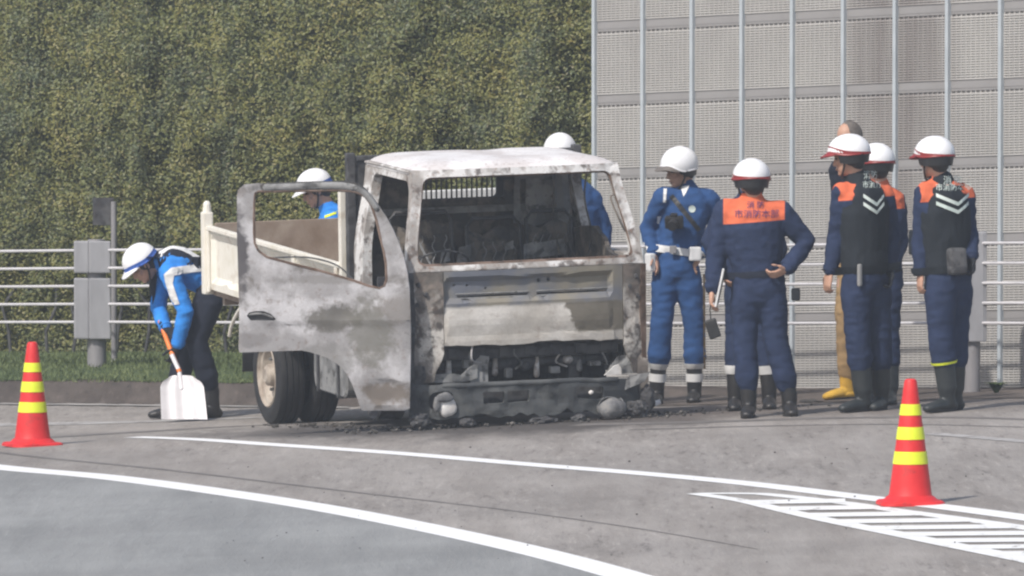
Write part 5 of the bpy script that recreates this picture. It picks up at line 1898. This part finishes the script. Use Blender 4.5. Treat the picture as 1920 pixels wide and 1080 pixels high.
# camera on its strap
bm = nb()
c = I['px'](1264, 416, -0.185)
mt = Matrix.Translation(c) @ frame_from((-.2, -1, -.3)).to_4x4()
box(bm, (-0.065, -0.03, -0.045), (0.065, 0.03, 0.042), 0.012, mt)
loft(bm, [mt @ Vector((0, 0.02, -0.004)), mt @ Vector((0, 0.095, -0.004))], [0.036, 0.034], None, 16, cap=False)
box(bm, (-0.025, -0.025, 0.04), (0.025, 0.02, 0.062), 0.008, mt)
camo = obj('chest_camera', bm, M['leather'], I['root'])
project('camera_strap', I['jacket'], [[(-0.13, 0.10), (-0.10, 0.12), (0.10, -0.13), (0.075, -0.15)]], I['px'](1288, 395), (1, 0, 0), (0, 0, 1), (0, 1, 0), M['leather'], I['root'])
project('badge', I['jacket'], [[(0.026 * math.cos(a), 0.026 * math.sin(a)) for a in np.linspace(0, 2 * math.pi, 13)[:-1]]], I['px'](1297, 391), (1, 0, 0), (0, 0, 1), (0, 1, 0), M['reflect'], I['root'])
project('shoulder_cord', I['jacket'], [[(-0.012, 0.05), (0.012, 0.05), (0.004, -0.05), (-0.016, -0.05)]], I['px'](1247, 366), (1, 0, 0), (0, 0, 1), (0, 1, 0), M['white_cloth'], I['root'])
project('sleeve_patch', I['jacket'], [[(-0.014, 0.028), (0.014, 0.03), (-0.002, -0.028), (-0.016, -0.02)]], I['px'](1236, 413), (1, 0, 0), (0, 0, 1), (0, 1, 0), M['white_cloth'], I['root'])
project('collar', I['jacket'], [[(-0.02, 0.04), (0.045, 0.05), (0.02, 0.0), (0.0, -0.03)]], I['px'](1281, 360), (1, 0, 0), (0, 0, 1), (0, 1, 0), M['white_cloth'], I['root'], 0.005)
project('trouser_stripe', I['trousers'], [[(-0.008, 0.33), (0.008, 0.33), (0.012, -0.35), (-0.004, -0.35)]], I['px'](1320, 600), (1, 0, 0), (0, 0, 1), (0, 1, 0), M['tan'], I['root'])

# --- firefighter with the orange yoke, back to the camera
I = person('firefighter seen from behind with lettered orange yoke, one hand on his hip', 1438, 781,
    dict(head=(1409, 342, 0.0), neck=(1410, 378, 0.0), chest=(1412, 432, 0), pelvis=(1422, 530, 0),
         shl=(1362, 396, 0), ell=(1343, 480, 0.02), wrl=(1335, 545, -0.02), hdl=(1333, 575, -0.04),
         shr=(1466, 400, 0), elr=(1512, 455, 0.02), wrr=(1474, 506, -0.14), hdr=(1455, 514, -0.16),
         hipl=(1398, 548, 0), knl=(1396, 645, 0), anl=(1404, 742, 0), toel=(1400, 780, -0.2),
         hipr=(1446, 548, 0), knr=(1456, 645, 0), anr=(1480, 742, 0), toer=(1486, 780, -0.2)),
    (0.04, 1.0), (-0.25, 0.95, -0.1), dict(FF, boot_top=0.20, leg=1.04, bulk=1.12), seed=2.0, hands=((0.8, 1), (0.9, 1)))
d = I['f']
text_on(I['jacket'], '消 防', 0.052, I['px'](1416, 384), (1, 0, 0), (0, 0, 1), (0, 1, 0), M['text_purple'], I['root'])
text_on(I['jacket'], '市消防本部', 0.060, I['px'](1418, 401), (1, 0, 0), (0, 0, 1), (0, 1, 0), M['text_purple'], I['root'])
belt(I, M['dark_navy'], 0.045, 0.06)
bm = nb()
mt = Matrix.Translation(I['px'](1352, 540, -0.06)) @ Matrix.Rotation(R(12), 4, 'Y')
box(bm, (-0.018, -0.05, -0.13), (-0.006, 0.10, 0.13), 0.003, mt)
o_ = obj('clipboard', bm, M['white_cloth'], None, label='white clipboard held low in the orange-yoked firefighter\'s left hand', category='clipboard')
o_.location = I['g']
bm = nb()
box(bm, (-0.006, -0.05, -0.11), (0.004, 0.10, 0.12), 0.003, mt)
obj('clip', bm, M['leather'], o_)
bm = nb()
mt = Matrix.Translation(I['px'](1336, 615, -0.02)) @ Matrix.Rotation(R(-18), 4, 'Y')
box(bm, (-0.04, -0.02, -0.07), (0.04, 0.02, 0.06), 0.012, mt)
hc = obj('hand_camera', bm, M['leather'], None, label='black camera dangling from a strap below the clipboard', category='camera')
hc.location = I['g']
bm = nb()
tube(bm, [I['px'](1333, 600, -0.02), I['px'](1331, 580, -0.03), I['px'](1334, 566, -0.04)], 0.004, 6)
obj('strap', bm, M['leather'], hc)
pouch(I, I['px'](1492, 552, -0.06), (0.06, 0.05, 0.08), M['glove'], 'pouch')

# --- officer mostly hidden behind him
I = person('officer hidden behind the orange-yoked firefighter, dark blue sleeve showing', 1412, 762,
    dict(head=(1407, 335, 0.0), neck=(1400, 372, 0.0), pelvis=(1402, 510, 0),
         shl=(1362, 392, 0), ell=(1330, 455, 0.02), wrl=(1352, 505, -0.05),
         shr=(1440, 396, 0), elr=(1460, 470, 0.02), wrr=(1440, 520, -0.05),
         hipl=(1385, 530, 0), knl=(1380, 625, 0), anl=(1378, 725, 0), toel=(1376, 765, -0.2),
         hipr=(1424, 530, 0), knr=(1434, 625, 0), anr=(1442, 725, 0), toer=(1444, 765, -0.2)),
    (0.05, 1.0), (0.0, 1.0, -0.1), dict(jacket=M['navy'], trousers=M['navy'], boots=M['leather'], boot_top=0.25, leg=0.95), seed=5.0, Y=60.7)
for q in 'lr':
    A_, K_ = I['P']['an' + q], I['P']['kn' + q]
    wrap_band('gaiter', I['trousers'], A_ + (K_ - A_) * .32, K_ - A_, 0.10, 0.06, M['white_cloth'], I['root'], 0.006, 24)

def chevrons(I, cx, cy, wl, wr, drop, sep_, th, d, right):
    S = F / I['g'].y
    c = I['px'](cx, cy)
    polys = []
    for k in range(2):
        y = -k * sep_ / S
        W_, Wr_, D_, T_ = wl / S, wr / S, drop / S, th / S
        polys.append([(-W_, y), (-W_, y - T_), (0, y - T_ - D_), (0, y - D_)])
        polys.append([(0.0, y - D_), (0.0, y - T_ - D_), (Wr_, y - T_), (Wr_, y)])
    return project('chevron_tape', I['vest'], polys, c, (1, 0, 0), (0, 0, 1), (0, 1, 0), M['reflect'], I['vest'], 0.010)

def add_vest(I, seed=0.0, b=1.0):
    """sleeveless vest worn over the jacket, open at the shoulders so the orange shows"""
    P, up, side = I['P'], I['up'], I['side']
    pv, nk = P['pelvis'], P['neck']
    spine = nk - pv
    mid = P.get('chest') or pv + spine * .6
    bm = nb()
    pts = [pv + up * .03, pv + up * .14, pv * .4 + mid * .6, mid, mid * .5 + nk * .5, mid * .2 + nk * .8, nk - up * .02, nk + up * .005]
    rads = [(0.176, 0.138), (0.172, 0.136), (0.182, 0.145), (0.192, 0.160), (0.170, 0.150), (0.132, 0.126), (0.098, 0.100), (0.088, 0.088)]
    loft(bm, pts, [(x * b, y * b) for x, y in rads], side, 20)
    v = remesh('vest', bm, 0.012, M['vest'], I['root'], smooth=2, folds=0.006, fold_scale=9, seed=seed)
    I['vest'] = v
    return v

# --- tall firefighter facing left (vest with chevrons)
I = person('tall vested firefighter in profile facing left, in front of his shorter colleague', 1612, 772,
    dict(head=(1592, 296, 0.0), neck=(1608, 338, 0.0), chest=(1618, 395, 0.0), pelvis=(1622, 510, 0),
         shl=(1580, 362, -0.06), ell=(1568, 445, -0.02), wrl=(1556, 512, -0.05), hdl=(1549, 545, -0.06),
         shr=(1656, 366, 0.10), elr=(1672, 445, 0.14), wrr=(1668, 510, 0.05),
         hipl=(1606, 530, -0.03), knl=(1608, 632, -0.02), anl=(1618, 732, 0.0), toel=(1585, 768, -0.10),
         hipr=(1640, 530, 0.08), knr=(1648, 632, 0.10), anr=(1652, 728, 0.16), toer=(1640, 768, 0.0)),
    (-0.62, 0.78), (-0.90, 0.30, -0.12), dict(FF, boots=M['boot_rubber'], boot_top=0.42, boot_r=0.066, yoke=0.125, yoke_side=0.06, bulk=1.0, leg=1.1, bare='l'), seed=8.0, hands=((0.8, 1), (0.5, 1)))
add_vest(I, 2)
chevrons(I, 1643, 362, 26, 14, 17, 15, 7, None, None)
text_on(I['vest'], '消防', 0.060, I['px'](1632, 329), (.75, .5, 0), (0, 0, 1), (0, 1, 0), M['reflect'], I['vest'], sx=1)
text_on(I['vest'], '市消防', 0.052, I['px'](1634, 346), (.75, .5, 0), (0, 0, 1), (0, 1, 0), M['reflect'], I['vest'], sx=1)
belt(I, M['vest'], 0.05, 0.02, 0.03)
pouch(I, I['px'](1612, 516, -0.16), (0.03, 0.03, 0.15), M['burnt_grey'], 'radio')
pouch(I, I['px'](1576, 420, 0.12), (0.08, 0.07, 0.2), M['vest'], 'chest_pack')

# --- shorter one behind him
I = person('shorter firefighter behind the tall one, white helmet overlapping his shoulder', 1652, 764,
    dict(head=(1643, 312, 0.0), neck=(1648, 350, 0.0), chest=(1652, 405, 0.0), pelvis=(1650, 520, 0),
         shl=(1612, 372, -0.02), ell=(1600, 450, 0.02), wrl=(1608, 515, -0.05),
         shr=(1678, 378, 0.02), elr=(1687, 455, 0.02), wrr=(1668, 515, -0.05),
         hipl=(1636, 535, 0), knl=(1640, 635, 0), anl=(1642, 728, 0), toel=(1635, 765, -0.2),
         hipr=(1664, 535, 0), knr=(1666, 635, 0), anr=(1668, 728, 0), toer=(1670, 765, -0.2)),
    (-0.25, 0.95), (-0.35, 0.9, -0.1), dict(FF, boots=M['boot_rubber'], boot_top=0.42, boot_r=0.064, bulk=1.0, helmet='fire', yoke=0.15, yoke_side=0.05), seed=12.0, Y=60.55)
belt(I, M['dark_navy'], 0.05, 0.03)

# --- man in tan with yellow shoes, behind the pair
I = person('man in tan trousers and yellow shoes behind the tall firefighter', 1588, 727,
    dict(head=(1592, 262, 0.0), neck=(1598, 298, 0.0), chest=(1600, 350, 0), pelvis=(1602, 475, 0),
         shl=(1572, 318, -0.02), ell=(1578, 395, 0.02), wrl=(1585, 455, -0.05),
         shr=(1628, 318, 0.02), elr=(1640, 395, 0.02), wrr=(1632, 455, -0.05),
         hipl=(1592, 500, 0), knl=(1582, 592, -0.03), anl=(1588, 704, 0), toel=(1560, 722, -0.08),
         hipr=(1612, 500, 0), knr=(1612, 592, 0), anr=(1612, 704, 0.05), toer=(1590, 722, 0.0)),
    (-0.7, -0.7), (-0.7, -0.6, -0.2), dict(jacket=M['dark_navy'], trousers=M['tan'], boots=M['yellow_cloth'], hair=M['hair_grey'], boot_top=-0.1, bulk=0.9, leg=0.82), seed=14.0, Y=62.55)

# --- the rightmost firefighter
I = person('vested firefighter standing apart at the right, chevrons on his back', 1772, 772,
    dict(head=(1752, 300, 0.0), neck=(1764, 340, 0.0), chest=(1768, 395, 0.0), pelvis=(1778, 510, 0),
         shl=(1736, 362, -0.06), ell=(1726, 450, -0.02), wrl=(1727, 512, -0.05), hdl=(1724, 545, -0.06),
         shr=(1806, 366, 0.08), elr=(1818, 436, 0.10), wrr=(1822, 485, -0.06), hdr=(1824, 510, -0.1),
         hipl=(1764, 530, -0.03), knl=(1764, 632, -0.02), anl=(1776, 728, 0.0), toel=(1745, 768, -0.10),
         hipr=(1794, 530, 0.08), knr=(1792, 632, 0.10), anr=(1790, 728, 0.14), toer=(1770, 768, 0.06)),
    (-0.42, 0.90), (-0.62, 0.72, -0.10), dict(FF, boots=M['boot_rubber'], boot_top=0.45, boot_r=0.066, yoke=0.125, yoke_side=0.06, bulk=1.02, leg=1.1, bare='l'), seed=17.0, hands=((0.7, 1), (0.5, 1)))
add_vest(I, 5)
chevrons(I, 1795, 361, 42, 22, 17, 15, 7, None, None)
text_on(I['vest'], '消 防', 0.060, I['px'](1786, 338), (1, .2, 0), (0, 0, 1), (0, 1, 0), M['reflect'], I['vest'])
text_on(I['vest'], '市消防本部', 0.050, I['px'](1787, 351), (1, .2, 0), (0, 0, 1), (0, 1, 0), M['reflect'], I['vest'])
belt(I, M['vest'], 0.05, 0.02, 0.03)
pouch(I, I['px'](1794, 490, -0.15), (0.13, 0.07, 0.18), M['burnt_dark'], 'waist_bag', (-.3, .95, -0.2), 0.025)
pouch(I, I['px'](1716, 455, 0.03), (0.06, 0.09, 0.16), M['vest'], 'chest_pack')
for q in 'l':
    A_, K_ = I['P']['an' + q], I['P']['kn' + q]
    wrap_band('boot_cuff', I['trousers'], A_ + (K_ - A_) * .50, K_ - A_, 0.12, 0.016, M['cone_band'], I['root'], 0.008, 24)

# --- bent officer shovelling
YS = 64.9
I = person('officer in bright blue bending forward to shovel at the truck\'s tail', 366, 784,
    dict(head=(268, 496, -0.02), neck=(300, 490, 0.0), chest=(335, 498, 0.0), pelvis=(402, 530, 0.05),
         shl=(318, 512, -0.18), ell=(348, 585, -0.22), wrl=(332, 652, -0.20), hdl=(325, 672, -0.19),
         shr=(306, 512, 0.16), elr=(296, 580, 0.12), wrr=(312, 618, -0.10), hdr=(322, 632, -0.14),
         hipl=(398, 550, -0.06), knl=(368, 640, -0.10), anl=(398, 735, -0.05), toel=(375, 775, -0.12),
         hipr=(398, 550, 0.14), knr=(350, 640, 0.14), anr=(330, 740, 0.18), toer=(300, 780, 0.15)),
    (-1.0, -0.10), (-0.80, -0.25, -0.75),
    dict(jacket=M['bright_blue'], trousers=M['dark_navy'], boots=M['leather'], helmet='work', bulk=1.0, leg=1.05, boot_top=0.15, bare='', palml=(-.5, 1, 0), palmr=(.5, 1, 0)), Y=YS, seed=20.0)
# dark back of the jacket and white reflective bands
project('back_panel', I['jacket'], [[(-0.30, -0.16), (0.16, -0.16), (0.16, 0.16), (-0.30, 0.16)]], I['px'](352, 480), (1, 0, 0), (0, 1, 0), (0, 0, -1), M['dark_navy'], I['root'], 0.005)
for pol in ([(-0.11, 0.065), (0.16, 0.095), (0.16, 0.040), (-0.09, 0.008)], [(-0.11, 0.065), (-0.09, 0.008), (-0.100, -0.05), (-0.155, -0.045), (-0.165, 0.015)], [(-0.155, -0.045), (-0.100, -0.05), (-0.050, -0.20), (-0.105, -0.21)]):
    project('reflective_band', I['jacket'], [pol], I['px'](352, 516), (1, 0, 0), (0, 0, 1), (0, 1, 0), M['white_cloth'], I['root'], 0.007)
project('shoulder_band', I['jacket'], [[(-0.24, -0.10), (0.14, -0.10), (0.14, -0.035), (-0.24, -0.035)]], I['px'](360, 480), (1, 0, 0), (0, 1, 0), (0, 0, -1), M['white_cloth'], I['root'], 0.008)
# shovel
gS = I['g']
sh = empty('shovel', gp(343, 788), 'white broad-bladed shovel with orange handle in the bending officer\'s hands', 'shovel')
sb = sh.location.copy()
def SP_(px, py, d): return at(px, py, YS - 0.35 + d) - sb
bm = nb()
top, bot = SP_(340, 702, 0.03), SP_(346, 786, -0.10)
ax = (bot - top)
def blade(p, q):     # p across -1..1, q 0..1 down
    wdt = (0.100 + 0.055 * sm(0, 0.25, q) + 0.012 * q)
    P = top + ax * q + Vector((p * wdt, 0, 0))
    P += Vector((0, 0.028 * (p * p) * -1 + 0.006 * math.cos(p * 9.4), 0))
    return P
ol = [(-0.55, 0.02), (-0.8, 0.04), (-0.97, 0.14), (-1, 0.3), (-1, 1.0), (1, 1.0), (1, 0.3), (0.97, 0.14), (0.8, 0.04), (0.55, 0.02)]
bm = sheet(ol, [], blade, (0, 0.005, 0), 0.08)
obj('blade', bm, M['shovel'], sh, True)
bm = nb()
tube(bm, [SP_(341, 730, 0.0), SP_(336, 695, 0.05), SP_(322, 665, 0.1)], 0.017, 10)
obj('socket', bm, M['shovel'], sh, True)
bm = nb()
tube(bm, [SP_(337, 698, 0.04), SP_(322, 662, 0.14), SP_(307, 622, 0.24), SP_(300, 602, 0.30)], 0.0175, 10)
obj('handle', bm, M['shovel_handle'], sh, True)

# --- officer on the far side of the bed, head bowed
I = person('officer in bright blue behind the dump bed looking down, white helmet', 600, 700,
    dict(head=(592, 356, 0.0), neck=(616, 392, 0.02), chest=(640, 440, 0.0), pelvis=(660, 560, 0),
         shl=(622, 412, -0.16), ell=(615, 490, -0.16), wrl=(585, 530, -0.2),
         shr=(640, 412, 0.18), elr=(625, 490, 0.18), wrr=(590, 530, 0.1),
         hipl=(655, 575, -0.1), knl=(650, 660, -0.1), anl=(660, 750, -0.1), toel=(630, 770, -0.1),
         hipr=(660, 575, 0.1), knr=(650, 660, 0.1), anr=(660, 750, 0.1), toer=(630, 770, 0.1)),
    (-1.0, -0.05), (-0.92, -0.15, -0.42),
    dict(jacket=M['bright_blue'], trousers=M['dark_navy'], boots=M['leather'], helmet='work', boot_top=0.15), Y=66.2, seed=23.0)
project('reflective_band', I['jacket'], [[(-0.05, -0.01), (0.06, 0.03), (0.06, 0.012), (-0.05, -0.028)]], I['px'](622, 400), (1, 0, 0), (0, 0, 1), (0, 1, 0), M['cone_band'], I['root'], 0.006)

# --- officer behind the cab, only the helmet top and an arm show
I = person('blue officer hidden behind the cab roof, helmet top showing', 1085, 740,
    dict(head=(1050, 291, 0.0), neck=(1060, 334, 0.02), chest=(1075, 400, 0.0), pelvis=(1085, 510, 0),
         shl=(1030, 372, 0), ell=(1022, 440, 0.02), wrl=(1040, 490, -0.1),
         shr=(1108, 372, 0.0), elr=(1132, 430, 0.05), wrr=(1128, 500, 0.0),
         hipl=(1068, 530, 0), knl=(1066, 620, 0), anl=(1066, 700, 0), toel=(1060, 735, -0.1),
         hipr=(1102, 530, 0), knr=(1104, 620, 0), anr=(1106, 700, 0), toer=(1108, 735, -0.1)),
    (-0.1, -1), (-0.1, -0.95, -0.3), dict(jacket=M['police_blue'], trousers=M['police_blue'], boots=M['leather'], helmet='work', bulk=1.0), Y=63.4, seed=26.0)

# ------------------------------------------------------------------ haze
if HAZE > 0:
    hm = bpy.data.materials.new('haze_air')
    hm.use_nodes = True
    ht = hm.node_tree
    ht.nodes.clear()
    ho = ht.nodes.new('ShaderNodeOutputMaterial')
    pv_ = ht.nodes.new('ShaderNodeVolumePrincipled')
    pv_.inputs['Color'].default_value = (0.92, 0.95, 1.0, 1)
    pv_.inputs['Density'].default_value = HAZE
    pv_.inputs['Anisotropy'].default_value = 0.3
    ht.links.new(pv_.outputs[0], ho.inputs['Volume'])
    bm = nb()
    box(bm, (-260, -70, -2), (260, 350, 6.6))
    obj('haze', bm, hm, kind='stuff', label='thin pale haze in the air over the whole road', category='haze')
